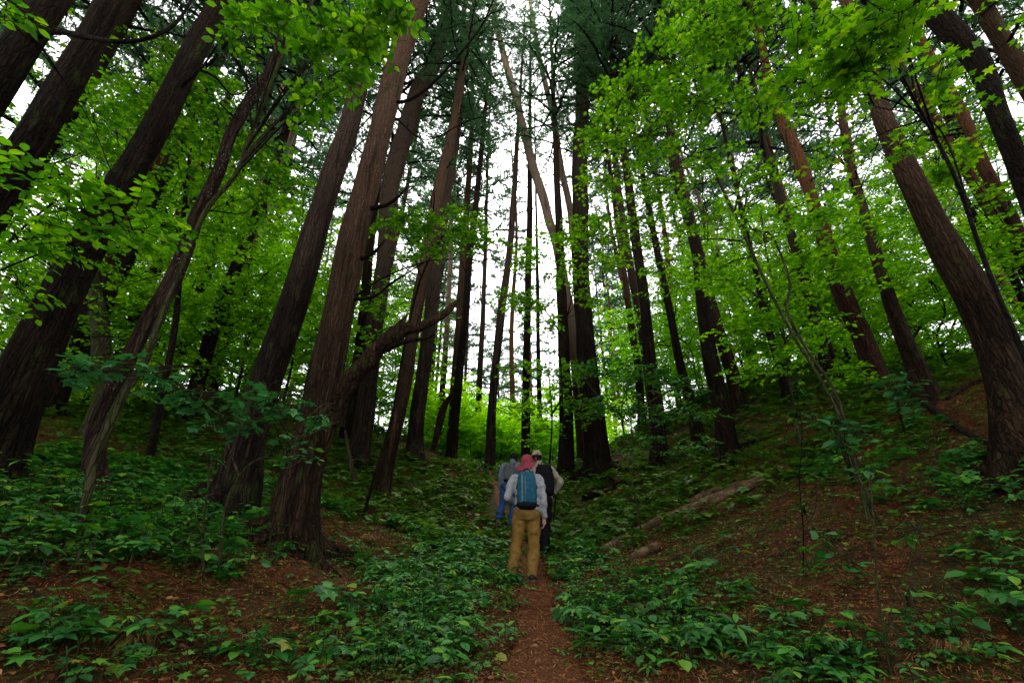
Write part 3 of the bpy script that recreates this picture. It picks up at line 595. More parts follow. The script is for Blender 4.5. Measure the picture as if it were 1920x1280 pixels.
# ---------------------------------------------------------------- understory broadleaf trees with traced stems
def under(label, stems, blobs, lmat, tpl, size, name='broadleaf_sapling', Y=None, bark_='twig_dark', tw=.0035, cat='young tree', per=9, tilt=.35, droop=.15, link=True, n8=7, dn=.95):
    """stems: list of pixel polylines (px,py,w); blobs: (px,py,rx,ry,depth,n)"""
    P0 = hit(stems[0][0][0], stems[0][0][1]) if Y is None else None
    Y = Y if Y is not None else P0[1]
    allp = []; tb = Buf(); base = None
    for st in stems:
        P = np.array([PY(p[0], p[1], Y + (p[3] if len(p) > 3 else 0)) for p in st]); rad = np.array([p[2] * (q[1] / ray(p[0], p[1])[1]) / FPX / 2 for p, q in zip(st, P)])
        if base is None:
            z = gz(*P[0][:2])
            k = 0
            while P[0][2] > gz(*P[0][:2]) + .02 and k < 20:
                P = np.vstack([P[0] - nrm(P[1] - P[0]) * min(.7, P[0][2] - gz(*P[0][:2]) + .05), P]); rad = np.concatenate([[rad[0] * 1.05], rad]); k += 1
            base = P[0].copy(); base[2] = gz(*base[:2]); P[0][2] -= .05
        cb = spline(np.hstack([P, rad[:, None]]), max(12, len(P) * 7)); sd = random.randrange(900)
        tube(tb, cb[:, :3], np.maximum(cb[:, 3], .003), n8, 0, lambda th, mm: 1 + .22 * vnoise(th[None] * 1.5 + 0 * np.arange(mm)[:, None], np.arange(mm)[:, None] * .7 + 0 * th[None], sd))
        allp.append(cb)
    A = np.vstack(allp); root = tag(empty(name, base), label, cat)
    child('trunk', tb.mesh('trunk', [M[bark_]], origin=base), root)
    lb = Buf(); bb = Buf()
    for (px, py, rx, ry, t, n) in blobs:
        n = int(n * dn)
        C = PT(px, py, t); sx = rx * t / FPX; sz = ry * t / FPX
        Rd = np.array([sx, sx * .8, max(sz, .12)])
        Q = sprays(lb, bb, C, Rd, n, size, tpl, tw=tw, lmat=0, tmat=0, per=per, tilt=tilt, droop=droop)
        if t < 7.5:
            for q in Q:
                c0 = C + (q - C) * .1 - np.array([0, 0, .03]); tube(bb, [c0, (c0 + q) / 2 + rng.normal(size=3) * .03, q], [.004, .003, tw * .9], 3, 0, cap=False)
        if link:
            dd = np.linalg.norm(A[:, :3] - C, axis=1) + .35 * np.maximum(A[:, 2] - C[2], 0); i = int(np.argmin(dd)); a = A[i, :3]; r0 = min(A[i, 3] * .7, .018)
            mid = (a + C) / 2 + np.array([0, 0, .12]) * np.linalg.norm(C - a)
            cb = spline(np.array([a, mid, C]), 8); tube(bb, cb, np.linspace(max(r0, .006), .004, 8), 4, 0, cap=False)
            for _ in range(5):
                e = C + rdir(1)[0] * Rd * .85; s0 = cb[random.randrange(4, 8)]
                tube(bb, spline(np.array([s0, (s0 + e) / 2 + [0, 0, .05], e]), 5), np.linspace(.005, .0025, 5), 3, 0, cap=False)
    if bb.V: lb.V += bb.V; lb.F += [(f + lb.n, 1) for f, _ in bb.F]
    child('crown', lb.mesh('crown', [M[lmat], M[bark_]], smooth=False, origin=base), root)
    return root

# big maple right of centre (mossy twin stems, wide crown)
under('twin-stemmed maple with crooked dark boughs and a wide star-leaved crown right of centre',
      [[(1650, 985, 11.6), (1636, 960, 8.8), (1605, 884, 7.5), (1582, 783, 6.8), (1559, 722, 6.1), (1515, 658, 5.4), (1481, 598, 5.4), (1475, 571, 4.8), (1481, 531, 4.8), (1461, 470, 4.1), (1441, 437, 4.1), (1410, 430, 4.0), (1400, 395, 3.2), (1441, 363, 3.2), (1481, 312, 3.2), (1474, 252, 3.2), (1478, 185, 2.8), (1475, 128, 2.4), (1502, 67, 2.0)],
       [(1628, 975, 8.8, -.1), (1600, 850, 6.8, -.1), (1565, 760, 6.1), (1520, 680, 5.4), (1488, 631, 5.4), (1431, 520, 5.4), (1391, 430, 5.4), (1362, 370, 5.4), (1347, 336, 5.4), (1344, 322, 5.4), (1350, 290, 4.1), (1374, 248, 4.1), (1381, 188, 4.0), (1394, 158, 4.0), (1448, 124, 3.2), (1495, 84, 3.2), (1515, 40, 2.4)],
       [(1344, 322, 4.1), (1320, 300, 4.0, -.1), (1281, 286, 3.2, -.2), (1230, 240, 2.4, -.3), (1190, 200, 2.0, -.3)],
       [(1347, 336, 4.0), (1300, 345, 3.2, .1), (1240, 330, 2.4, .3), (1160, 300, 1.6, .5)],
       [(1391, 452, 3.2), (1340, 448, 2.8, .1), (1300, 452, 2.4, .2), (1240, 470, 1.6, .4)]],
      [(1180, 180, 75, 45, 6.2, 650), (1120, 255, 55, 35, 6.6, 420), (1260, 110, 75, 40, 6.0, 650), (1210, 250, 90, 45, 6.0, 700), (1330, 60, 80, 50, 5.4, 620), (1310, 190, 85, 50, 5.6, 700), (1420, 30, 80, 45, 5.0, 520), (1440, 200, 70, 50, 5.2, 380), (1220, 345, 85, 35, 6.4, 480), (1130, 335, 60, 30, 6.8, 330), (1320, 300, 65, 35, 6.0, 330), (1280, 20, 45, 40, 6.2, 260),
       (1330, 400, 90, 35, 6.4, 430), (1220, 430, 90, 30, 6.8, 420), (1120, 450, 80, 28, 7.2, 380), (1420, 330, 60, 30, 5.8, 220), (1330, 520, 80, 40, 7, 330), (1430, 450, 60, 35, 6.6, 260), (1250, 530, 70, 35, 7.4, 260)],
      'maple', 'maple', .082, name='maple_tree', bark_='sapling_bark', tw=.003, dn=.7)
under('near maple boughs with large star leaves overhanging the upper right',
      [[(2050, 1000, 12), (1960, 760, 10), (1850, 500, 8), (1790, 330, 7), (1720, 200, 5), (1660, 110, 4), (1560, 30, 3)], [(1720, 200, 4), (1690, 60, 3), (1640, -20, 2)], [(1850, 500, 4), (1760, 240, 3, .2), (1640, 200, 2, .2)]],
      [(1600, 110, 80, 35, 3.7, 190), (1640, 40, 90, 40, 3.4, 190), (1540, 50, 60, 40, 4.0, 170), (1690, 20, 50, 40, 3.2, 80), (1560, 180, 60, 30, 4.2, 110), (1760, 150, 70, 30, 4.2, 100), (1620, 150, 40, 25, 4.3, 60), (1500, 150, 60, 40, 4.6, 130), (1580, 300, 60, 30, 4.8, 90), (1700, 270, 50, 25, 4.9, 70), (1790, 190, 40, 20, 4.6, 50)],
      'maple', 'maple', .105, name='maple_tree', Y=3.0)
under('pale slender sapling crossing in front of the lichen-flecked tree, oval leaves at the top left',
      [[(151, 995, 20), (151, 984, 17), (160, 940, 14), (168, 910, 16), (178, 857, 18), (202, 800, 18), (235, 732, 15), (269, 682, 13), (300, 600, 12), (340, 500, 10), (386, 396, 9), (428, 345, 8), (450, 312, 8), (470, 252, 7), (524, 118, 6), (571, 34, 5), (600, -30, 4)],
       [(524, 118, 4), (508, 60, 3), (500, -20, 3)], [(560, 50, 4), (640, 60, 3, -.3), (720, 30, 2, -.6)]],
      [(540, 40, 55, 45, 5.0, 170), (600, 90, 55, 40, 4.9, 170), (650, 50, 60, 45, 4.7, 200), (730, 20, 45, 35, 4.6, 190), (690, 100, 40, 35, 4.8, 110), (470, 30, 45, 35, 5.2, 130), (600, 170, 50, 25, 5.2, 90), (560, 220, 50, 25, 5.4, 70), (660, 150, 30, 25, 4.8, 50), (440, 90, 30, 25, 5.2, 45)],
      'beech', 'oval', .10, bark_='sapling_bark', tw=.003)
under('leafy broad tree filling the gap between the dark leaning trunk and the lichen-flecked tree',
      [[(300, 760, 14), (330, 600, 11), (340, 450, 9), (352, 330, 7), (365, 200, 4)], [(340, 450, 6), (280, 340, 5, -.2), (230, 250, 3, -.4)], [(345, 400, 6), (420, 300, 4, .2), (490, 250, 3, .3)]],
      [(240, 200, 70, 35, 8, 520), (330, 150, 45, 30, 8, 300), (300, 250, 70, 35, 8, 420), (200, 270, 70, 35, 7.6, 420), (400, 200, 60, 40, 8.4, 460), (430, 280, 70, 35, 8.4, 430), (380, 140, 40, 25, 8.4, 220), (500, 290, 60, 40, 8.8, 420), (470, 370, 90, 35, 9, 520), (340, 350, 80, 35, 8.6, 400), (540, 340, 40, 25, 9, 220), (430, 150, 30, 25, 8.6, 130), (430, 430, 100, 40, 9, 460), (300, 440, 80, 40, 9, 360)],
      'beech', 'oval', .10, Y=7.4, name='broadleaf_tree', dn=.75)
under('low spreading leafy tree at the left frame edge in front of the dark trunks',
      [[(-130, 900, 8), (-90, 700, 7), (-30, 520, 5), (40, 430, 4), (100, 380, 3)], [(-30, 520, 4), (90, 470, 3, -.2), (200, 440, 2.5, -.3), (290, 425, 1.5, -.3)]],
      [(60, 330, 70, 30, 3.6, 110), (130, 390, 80, 30, 3.7, 130), (230, 370, 70, 25, 3.9, 120), (60, 440, 70, 35, 3.8, 110), (150, 470, 80, 30, 4.2, 130), (300, 420, 60, 25, 4.4, 110), (40, 540, 60, 40, 4.4, 110), (250, 450, 60, 25, 4.6, 90), (15, 20, 25, 25, 3.2, 26)],
      'beech', 'oval', .095, Y=3.6, dn=.75)
under('airy sapling in front of the browner twin trunks left of centre',
      [[(700, 900, 6), (735, 780, 5), (760, 640, 4), (790, 520, 4), (830, 440, 3)], [(790, 520, 3), (760, 440, 2), (720, 410, 2)]],
      [(860, 425, 65, 25, 10, 420), (790, 430, 60, 25, 10, 360), (740, 420, 45, 25, 9.6, 220), (890, 450, 50, 22, 10.4, 260), (720, 560, 40, 40, 10, 220), (800, 470, 50, 20, 10, 200), (690, 640, 40, 35, 10.5, 180)],
      'beech', 'oval', .10, Y=8.6)
under('leafy sapling in front of the central black trunk, above the hikers',
      [[(1045, 900, 3), (1056, 790, 2.6), (1052, 650, 3), (1075, 540, 2.5), (1078, 440, 2)], [(1060, 640, 3), (1020, 580, 2.5), (975, 545, 2)]],
      [(1060, 440, 55, 25, 10.5, 360), (1120, 430, 45, 25, 10.5, 260), (980, 480, 50, 25, 11, 260), (1000, 560, 55, 25, 11, 320), (1060, 510, 45, 22, 11, 240), (1130, 490, 40, 22, 11, 200), (950, 560, 35, 18, 11.4, 140), (1020, 610, 45, 18, 11.5, 220), (1100, 560, 35, 18, 11, 120)],
      'maple', 'kite', .11, Y=10.3, name='maple_sapling')
under('yellow-green sapling thicket stem right behind the hikers',
      [[(1030, 875, 4), (1035, 780, 3), (1029, 700, 2.5), (1031, 660, 1.5)], [(1032, 780, 4), (1060, 740, 3), (1090, 720, 2)]],
      [(1020, 690, 45, 28, 13, 360), (1070, 700, 45, 30, 13, 360), (1030, 750, 55, 30, 13.4, 420), (970, 760, 45, 28, 13.8, 300), (1085, 770, 40, 30, 13, 260), (1010, 810, 50, 25, 13.5, 320), (955, 700, 35, 20, 14, 140)],
      'beech', 'kite', .11, Y=13)
under('wide low shrub with horizontal layered leaves right of the central black trunk',
      [[(1185, 900, 2.6), (1176, 850, 2.2), (1184, 800, 2), (1174, 740, 1.8), (1190, 690, 1.4)], [(1178, 780, 3), (1240, 740, 2.5, -.1), (1290, 720, 2, -.2)], [(1178, 790, 3), (1120, 740, 2.5, -.2), (1090, 700, 2, -.3)]],
      [(1120, 690, 55, 14, 7.6, 120), (1200, 700, 60, 16, 7.8, 140), (1270, 720, 55, 16, 8, 130), (1160, 760, 60, 20, 8.2, 170), (1240, 780, 60, 20, 8.4, 170), (1300, 770, 50, 20, 8.6, 120), (1190, 830, 60, 20, 9, 150), (1110, 760, 30, 20, 8, 60), (1290, 830, 50, 18, 9, 110)],
      'herb', 'oval', .09, Y=8.2, bark_='sapling_bark', dn=1.6, name='shrub', cat='shrub')
under('tall maple filling the middle right between the forked pair and the reddish trunk',
      [[(1500, 830, 5), (1488, 760, 4.5), (1478, 700, 4.5), (1466, 600, 4), (1438, 480, 3.5), (1425, 380, 2.5)], [(1462, 600, 4), (1400, 540, 3), (1350, 520, 2)]],
      [(1380, 520, 70, 35, 9, 460), (1450, 590, 70, 35, 9, 460), (1380, 620, 60, 35, 9.5, 360), (1420, 690, 60, 30, 10, 330), (1500, 660, 50, 35, 9.6, 300), (1500, 540, 60, 35, 9, 360), (1550, 610, 50, 30, 9.4, 220), (1530, 480, 60, 35, 8.6, 330), (1600, 500, 50, 35, 8.6, 260), (1560, 400, 60, 35, 8.4, 300), (1640, 420, 50, 35, 8.6, 230), (1480, 400, 60, 35, 8.8, 260), (1590, 700, 45, 25, 9, 180), (1680, 520, 40, 30, 9, 160)],
      'maple', 'kite', .115, Y=9, name='maple_tree', bark_='sapling_bark')
under('leafy tree behind the big right trunk with foliage along its right side',
      [[(1990, 800, 8), (1960, 620, 7), (1910, 450, 5), (1860, 330, 3)]],
      [(1890, 360, 45, 35, 8.4, 260), (1850, 440, 45, 30, 8.6, 240), (1900, 470, 40, 35, 8.6, 240), (1910, 580, 30, 30, 9, 130), (1800, 300, 50, 30, 8.2, 220), (1870, 250, 35, 30, 8.4, 150), (1740, 330, 50, 30, 8.6, 220), (1720, 420, 30, 30, 9, 100)],
      'maple', 'kite', .11, Y=8, name='maple_tree')

# near twiggy branches with blue-green leaves (left foreground)
under('spindly sapling with drooping blue-green lobed leaves in the left foreground',
      [[(412, 1090, 8), (413, 1045, 7), (420, 968, 6), (432, 925, 6), (447, 894, 5.5), (440, 870, 4), (433, 850, 4), (425, 815, 3.5), (420, 783, 3), (403, 770, 3), (372, 748, 2.5), (340, 735, 2), (290, 712, 2, -.1), (200, 690, 2, -.2), (125, 688, 1.5, -.3)],
       [(447, 894, 5), (463, 875, 4.5), (480, 863, 4), (517, 850, 4), (560, 825, 3.5), (600, 806, 3), (640, 789, 2.5, -.1)], [(560, 825, 2.5), (570, 790, 2), (540, 765, 1.5, -.1)], [(403, 772, 2), (440, 752, 2), (500, 748, 1.5)]],
      [(140, 690, 30, 8, 2.9, 20), (190, 688, 35, 8, 3.0, 26), (245, 690, 30, 8, 3.1, 16), (300, 725, 30, 10, 3.2, 18), (340, 730, 30, 10, 3.3, 18), (380, 745, 35, 10, 3.4, 20), (430, 760, 40, 8, 3.5, 20), (480, 752, 45, 10, 3.4, 30), (530, 770, 40, 10, 3.4, 26), (590, 790, 30, 10, 3.3, 18), (390, 795, 40, 10, 3.4, 20), (470, 790, 40, 8, 3.5, 20), (545, 830, 30, 10, 3.5, 10), (500, 735, 30, 8, 3.6, 14)],
      'herb_blue', 'lobed', .078, bark_='sapling_bark', tw=.0022, dn=1.3, droop=.25, per=5, cat='sapling')
under('thin bare-stemmed sapling rising beside the spindly one at left', [[(386, 1112, 5), (380, 1001, 4.5), (385, 950, 4), (392, 900, 3.5), (398, 850, 2.5)], [(380, 1005, 3), (368, 970, 2.5), (352, 935, 2)], [(392, 900, 2), (405, 880, 1.5), (400, 860, 1.5)]],
      [(400, 855, 14, 10, 3.8, 8), (352, 930, 14, 8, 3.8, 8), (375, 1010, 25, 8, 3.6, 10)], 'herb', 'oval', .08, bark_='sapling_bark', tw=.002, per=4, cat='sapling')
under('slender pale shoot in front of the foot of the broken-branch trunk', [[(500, 1060, 5), (506, 1010, 4), (525, 960, 3.5), (532, 900, 3.5), (540, 880, 3), (556, 868, 2), (580, 850, 1.5)], [(540, 880, 2), (530, 862, 1.5)]],
      [(585, 846, 18, 8, 4.2, 8), (530, 856, 12, 8, 4.2, 6), (505, 1050, 25, 8, 4, 8)], 'herb', 'oval', .08, bark_='sapling_bark', tw=.002, per=4, cat='sapling')
under('small plant with large smooth drooping leaves on the right bank', [[(1697, 812, 4), (1690, 770, 3), (1684, 735, 2.5), (1680, 715, 2)]],
      [(1672, 712, 22, 6, 5, 10), (1700, 716, 24, 6, 5, 10), (1682, 735, 26, 8, 5, 10), (1700, 755, 22, 8, 5, 8)], 'herb_blue', 'oval', .13, bark_='sapling_bark', tw=.003, per=5, name='plant', cat='plant')
under('sapling with round pale leaves leaning on the mossy maple stems', [[(1600, 905, 4), (1580, 850, 3), (1570, 815, 2.5), (1560, 800, 2)]],
      [(1552, 802, 20, 10, 3.8, 6), (1585, 800, 24, 8, 3.8, 8), (1575, 825, 26, 8, 3.7, 6), (1610, 810, 20, 8, 3.8, 6), (1600, 880, 20, 10, 3.6, 6)], 'herb_blue', 'oval', .11, bark_='sapling_bark', tw=.003, per=4, name='plant', cat='plant')
under('thin dark bare shoot standing on the litter right of the long pale log', [[(1503, 1075, 2.6), (1506, 990, 2.4), (1499, 900, 2), (1503, 800, 1.6), (1486, 700, 1.1)], [(1504, 990, 1.6), (1525, 965, 1), (1532, 930, .8)], [(1499, 900, 1.4), (1478, 860, 1), (1470, 820, .8)]],
      [(1495, 720, 18, 10, 5, 10), (1500, 780, 20, 8, 5, 8), (1505, 960, 16, 6, 5, 5)], 'herb', 'oval', .09, bark_='twig_dark', tw=.002, per=4, cat='sapling')
under('thin branching shoot rising from the right foreground herbs', [[(1668, 1275, 5), (1660, 1200, 4), (1645, 1100, 3.5), (1640, 1000, 3), (1632, 900, 2.5)], [(1655, 1180, 3), (1690, 1150, 2.5), (1730, 1140, 2), (1790, 1130, 1.5)], [(1645, 1090, 2.5), (1610, 1060, 2), (1560, 1020, 1.5)], [(1662, 1200, 2.5), (1672, 1140, 2), (1700, 1070, 1.5), (1722, 1010, 1.5)]],
      [(1790, 1130, 35, 8, 2.9, 10), (1560, 1015, 30, 8, 3.3, 12), (1722, 1000, 30, 8, 3.3, 12), (1640, 890, 30, 10, 3.4, 10), (1700, 1125, 30, 8, 3.0, 8), (1590, 1055, 25, 8, 3.2, 8)], 'herb', 'oval', .10, bark_='sapling_bark', tw=.002, per=4, cat='sapling')

# ---------------------------------------------------------------- background wood
def broad_tree(seed, H, Rc, n, lm, tpl='kite', size=.13, trunk_r=.05, low=.25):
    """returns (trunk mesh, crown mesh)"""
    global rng
    keep = rng; rng = np.random.default_rng(seed); tb = Buf(); lb = Buf()
    pts = np.array([[0, 0, -.3], [.1 * rng.normal(), .1 * rng.normal(), H * .33], [.3 * rng.normal(), .3 * rng.normal(), H * .66], [.4 * rng.normal(), .4 * rng.normal(), H]])
    cb = spline(pts, 16); tube(tb, cb, np.linspace(trunk_r, .012, 16), 7, 0)
    nb = 16
    for k in range(nb):
        f = low + (1 - low) * (k + .5) / nb; i = int(f * 15); a = cb[i]; az = k * 2.4 + rng.normal() * .3; prof = math.sin(math.pi * (.18 + .75 * (f - low) / (1 - low)))
        ln = Rc * (.35 + .65 * prof) * (.7 + .5 * rng.random()); e = a + np.array([math.cos(az) * ln, math.sin(az) * ln, ln * (.15 + .4 * rng.random())])
        bz = spline(np.array([a, (a + e) / 2 + [0, 0, .12 * ln], e]), 7); tube(tb, bz, np.linspace(trunk_r * .4, .006, 7), 4, 0, cap=False)
        for q in range(3):
            c = bz[2 + 2 * q] + rng.normal(size=3) * .15 * ln * np.array([1, 1, .4]); rr = ln * (.30 + .10 * q)
            sprays(lb, tb, c, [rr, rr, rr * .26], n / nb / 3, size, tpl, tw=.004, twigs=False, tilt=.4)
    rng = keep
    return tb.mesh('trunk', [M['twig_dark']]), lb.mesh('crown', [M[lm]], smooth=False)
BT = [broad_tree(301, 6.0, 2.9, 5200, 'beech', size=.115), broad_tree(302, 8.5, 3.5, 6800, 'far_leaf', size=.12), broad_tree(303, 5.0, 2.9, 4800, 'maple', size=.115), broad_tree(304, 7.5, 3.3, 6200, 'far_leaf', size=.12)]
BB = [broad_tree(305, 5.0, 2.7, 5200, 'bright', size=.17, low=.12), broad_tree(306, 7.0, 3.2, 6500, 'bright', size=.17, low=.12), broad_tree(307, 3.2, 2.4, 4200, 'bright', size=.14, low=.05)]
def put(meshes, name, label, cat, group, x, y, sc=1, rz=None):
    r_ = empty(name, (x, y, gz(x, y) - .02), random.random() * 6.28 if rz is None else rz); s = sc * random.uniform(.9, 1.1); r_.scale = (s, s, s)
    tag(r_, label, cat, group); child('trunk', meshes[0], r_); child('crown', meshes[1], r_); return r_
BL = [broad_tree(308, 2.6, 1.9, 2600, 'far_leaf', size=.12, low=.06), broad_tree(309, 3.4, 2.1, 3200, 'beech', size=.12, low=.06)]
def px_x(px, Y, py=800):   # world x for a column of the picture at distance Y near ground height
    d = ray(px, py); return d[0] * Y / d[1]
G = 'leafy trees beyond the crest'
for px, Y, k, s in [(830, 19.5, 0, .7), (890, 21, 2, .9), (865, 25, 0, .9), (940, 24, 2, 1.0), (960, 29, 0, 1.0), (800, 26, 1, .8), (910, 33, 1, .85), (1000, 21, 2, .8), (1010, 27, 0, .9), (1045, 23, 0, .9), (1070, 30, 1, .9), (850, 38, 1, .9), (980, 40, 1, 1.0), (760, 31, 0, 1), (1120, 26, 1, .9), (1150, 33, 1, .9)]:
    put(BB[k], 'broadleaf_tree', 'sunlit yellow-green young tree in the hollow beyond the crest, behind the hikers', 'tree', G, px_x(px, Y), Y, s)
G = 'green understory trees deep in the left wood'
for px, Y, k, s in [(330, 11.5, 0, .9), (430, 13, 2, 1), (250, 13, 1, .9), (520, 14, 1, .9), (380, 17, 3, 1.1), (600, 15.5, 0, .9), (470, 19, 1, 1.2), (180, 11, 3, .9), (90, 10, 1, .9), (300, 21, 1, 1.3), (560, 22, 3, 1.2), (650, 18, 2, 1.1), (700, 22, 1, 1.1), (20, 9, 0, 1), (200, 18, 1, 1.3), (100, 15, 1, 1.2), (420, 26, 3, 1.5), (620, 28, 1, 1.4), (740, 17, 2, .8), (40, 6.8, 2, .7), (-60, 9, 1, 1)]:
    put(BT[k], 'broadleaf_tree', 'leafy green understory tree deep in the left wood between the far trunks', 'tree', G, px_x(px, Y), Y, s)
G = 'green understory trees deep in the right wood'
for px, Y, k, s in [(1170, 19, 0, .8), (1240, 18, 2, .9), (1290, 15, 0, .8), (1330, 20, 1, 1), (1420, 16, 3, .8), (1400, 22, 1, 1.1), (1490, 18, 1, .9), (1560, 15, 2, .9), (1540, 22, 3, 1.2), (1630, 17, 1, .9), (1700, 14, 0, .9), (1760, 13, 2, .9), (1820, 14, 3, .9), (1680, 21, 1, 1.1), (1900, 11, 1, .8), (1260, 25, 3, 1.1), (1480, 27, 1, 1.3), (1960, 10, 3, .8)]:
    put(BT[k], 'broadleaf_tree', 'leafy green understory tree deep in the right wood between the far trunks', 'tree', G, px_x(px, Y), Y, s)

for px, Y, k, s in [(1780, 10.8, 0, .8), (1830, 9.6, 1, .7), (1870, 11.5, 0, 1), (1730, 13, 1, 1), (1640, 13.5, 0, 1), (1570, 14.5, 1, 1), (1520, 16, 0, 1.1), (1440, 16.5, 1, 1), (1380, 17, 0, 1), (1330, 16, 1, .9), (1280, 17.5, 0, .9), (1200, 18, 1, .9), (1930, 9.5, 1, .9), (1690, 11.5, 0, .7)]:
    put(BL[k], 'shrub', 'low leafy bush along the skyline of the right slope', 'shrub', 'bushes along the right skyline', px_x(px, Y), Y, s)
for px, Y, k, s in [(60, 9.5, 0, 1), (130, 10.5, 1, 1), (210, 11.5, 0, 1), (280, 12.5, 1, 1), (350, 14, 0, 1.1), (420, 15, 1, 1.1), (500, 15.5, 0, 1.1), (580, 16, 1, 1), (640, 17, 0, 1), (700, 17.5, 1, 1), (750, 18.5, 0, .9), (0, 8.5, 1, .8)]:
    put(BL[k], 'shrub', 'low leafy bush along the skyline of the left slope', 'shrub', 'bushes along the left skyline', px_x(px, Y), Y, s)
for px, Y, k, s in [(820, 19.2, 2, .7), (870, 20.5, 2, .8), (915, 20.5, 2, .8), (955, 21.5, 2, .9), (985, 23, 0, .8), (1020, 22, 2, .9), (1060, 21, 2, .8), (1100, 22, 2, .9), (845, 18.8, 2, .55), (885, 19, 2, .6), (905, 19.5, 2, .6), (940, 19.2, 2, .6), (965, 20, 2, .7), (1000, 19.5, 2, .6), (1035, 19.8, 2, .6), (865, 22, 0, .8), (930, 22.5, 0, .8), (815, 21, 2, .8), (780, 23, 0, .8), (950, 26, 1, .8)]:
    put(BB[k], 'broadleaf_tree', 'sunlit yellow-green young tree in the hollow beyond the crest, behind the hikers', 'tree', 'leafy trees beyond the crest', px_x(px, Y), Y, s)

def far_pine_mesh(seed, mat_, r=.2, H=28):
    r_ = np.random.default_rng(seed); P = np.array([[0, 0, -.5], [r_.normal() * .05, r_.normal() * .05, 3], [r_.normal() * .2, r_.normal() * .2, 10], [r_.normal() * .35, r_.normal() * .35, 18], [r_.normal() * .3, r_.normal() * .3, H]])
    b, Pc, rr, s = trunk_buf(P, [r, r * .93, r * .75, r * .5, .03], 12, seed, flare=.3, ridge=.05, seg=.3)
    for q in range(16):
        i = int(len(Pc) * (.12 + .5 * r_.random())); az = r_.random() * 6.28; dd = np.array([math.cos(az), math.sin(az), .1 + .3 * r_.random()]); ln = .4 + 1.6 * r_.random()
        tube(b, spline(np.array([Pc[i], Pc[i] + dd * ln * .6, Pc[i] + dd * ln + [0, 0, .15 * ln]]), 5), np.linspace(.022, .006, 5), 4, 0, cap=False)
    return b.mesh('trunk', [M[mat_]])
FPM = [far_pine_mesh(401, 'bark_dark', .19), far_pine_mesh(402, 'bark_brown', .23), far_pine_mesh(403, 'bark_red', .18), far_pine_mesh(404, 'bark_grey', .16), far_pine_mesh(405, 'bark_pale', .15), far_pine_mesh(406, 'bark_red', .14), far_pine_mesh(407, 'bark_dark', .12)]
taken = [(o.location.x, o.location.y) for o in COL.objects if o.name.startswith('pine_tree')]
def far_pines(n, pxr, Yr, label, group, avoid=None, tries=3000, mind=2.0, cz=11.5, crowns=None):
    c = 0
    for _ in range(tries):
        if c >= n: break
        Y = Yr[0] + (Yr[1] - Yr[0]) * random.random() ** .8; px = random.uniform(*pxr)
        if avoid and avoid[0] < px < avoid[1]: continue
        x = px_x(px, Y)
        if any((x - a) ** 2 + (Y - b) ** 2 < mind ** 2 for a, b in taken): continue
        taken.append((x, Y)); c += 1
        r_ = empty('pine_tree', (x, Y, gz(x, Y) - .05), random.random() * 6.28); s = random.uniform(.85, 1.15); r_.scale = (s, s, random.uniform(.9, 1.1))
        r_.rotation_euler[0] = random.gauss(0, .02); r_.rotation_euler[1] = random.gauss(0, .02)
        tag(r_, label, 'tree', group); child('trunk', random.choice(FPM), r_)
        cr_ = child('crown', random.choice(crowns or CROWNS_FAR), r_, (0, 0, cz)); cr_.rotation_euler[2] = random.random() * 6.28; cr_.scale = (1, 1, (28 - cz) / 15)
far_pines(48, (-150, 820), (13, 46), 'far slim pine trunk deep in the left wood, half hidden by leaves', 'far pines of the left wood')
def low_pine(x, y, cz, label, s=1.0):
    r_ = empty('pine_tree', (x, y, gz(x, y) - .05), random.random() * 6.28); tag(r_, label, 'tree'); taken.append((x, y)); child('trunk', random.choice(FPM[:4]), r_)
    c_ = child('crown', random.choice(CROWNS_FAR if s < .9 else CROWNS), r_, (0, 0, cz)); c_.scale = (s, s, (28 - cz) / 13)
low_pine(12.0, 7.2, 7, 'low-branched dark pine whose needle boughs fill the upper right corner')
low_pine(14.5, 10.5, 7, 'low-branched pine just left of the one in the upper right corner')
low_pine(9.5, 12.5, 8, 'low-branched pine behind the orange-red trunk on the right')
low_pine(-10.6, 5.6, 6, 'low-branched dark pine behind the first trunk of the upper left corner')
low_pine(-13.0, 8.5, 6, 'low-branched dark pine at the left frame edge beyond the second leaning trunk')
low_pine(13.2, 4.6, 6, 'low-branched dark pine outside the curved trunk of the upper right corner')
low_pine(16.5, 7.6, 6, 'low-branched dark pine deepest in the upper right corner')
low_pine(-9.2, 8.6, 8, 'low-branched dark pine with boughs between the two upper left trunks')
low_pine(-8.4, 11.5, 8, 'low-branched dark pine right of the huge dark leaning trunk, high up')
low_pine(-5.0, 13.5, 9, 'low-branched pine whose boughs show left of the thick brown trunk')
low_pine(px_x(848, 18), 18, 11, 'needle-tufted pine top nearest behind the gap edge trunk', .75)
low_pine(px_x(895, 20.5), 20.5, 11, 'pine top with hanging needle boughs above the left half of the bright gap', .75)
low_pine(px_x(962, 24), 24, 12, 'slender pine top between the pale gap trunk and the trunk above the hikers', .45)
low_pine(px_x(800, 22), 22, 10, 'pine top with fuzzy boughs right of the narrow twin trunks', .85)
low_pine(px_x(930, 40), 40, 9, 'small distant pine crown low in the bright gap', .8)
low_pine(px_x(1000, 38), 38, 7, 'small distant pine crown low behind the trunk above the hikers', .8)
low_pine(px_x(865, 30), 30, 7, 'small distant pine crown low at the left of the bright gap', .7)
far_pines(16, (800, 1150), (34, 75), 'distant pine in the bright gap beyond the crest', 'distant pines beyond the crest', mind=2.5, cz=9)
far_pines(54, (1120, 2100), (13, 46), 'far slim pine trunk deep in the right wood, half hidden by leaves', 'far pines of the right wood')
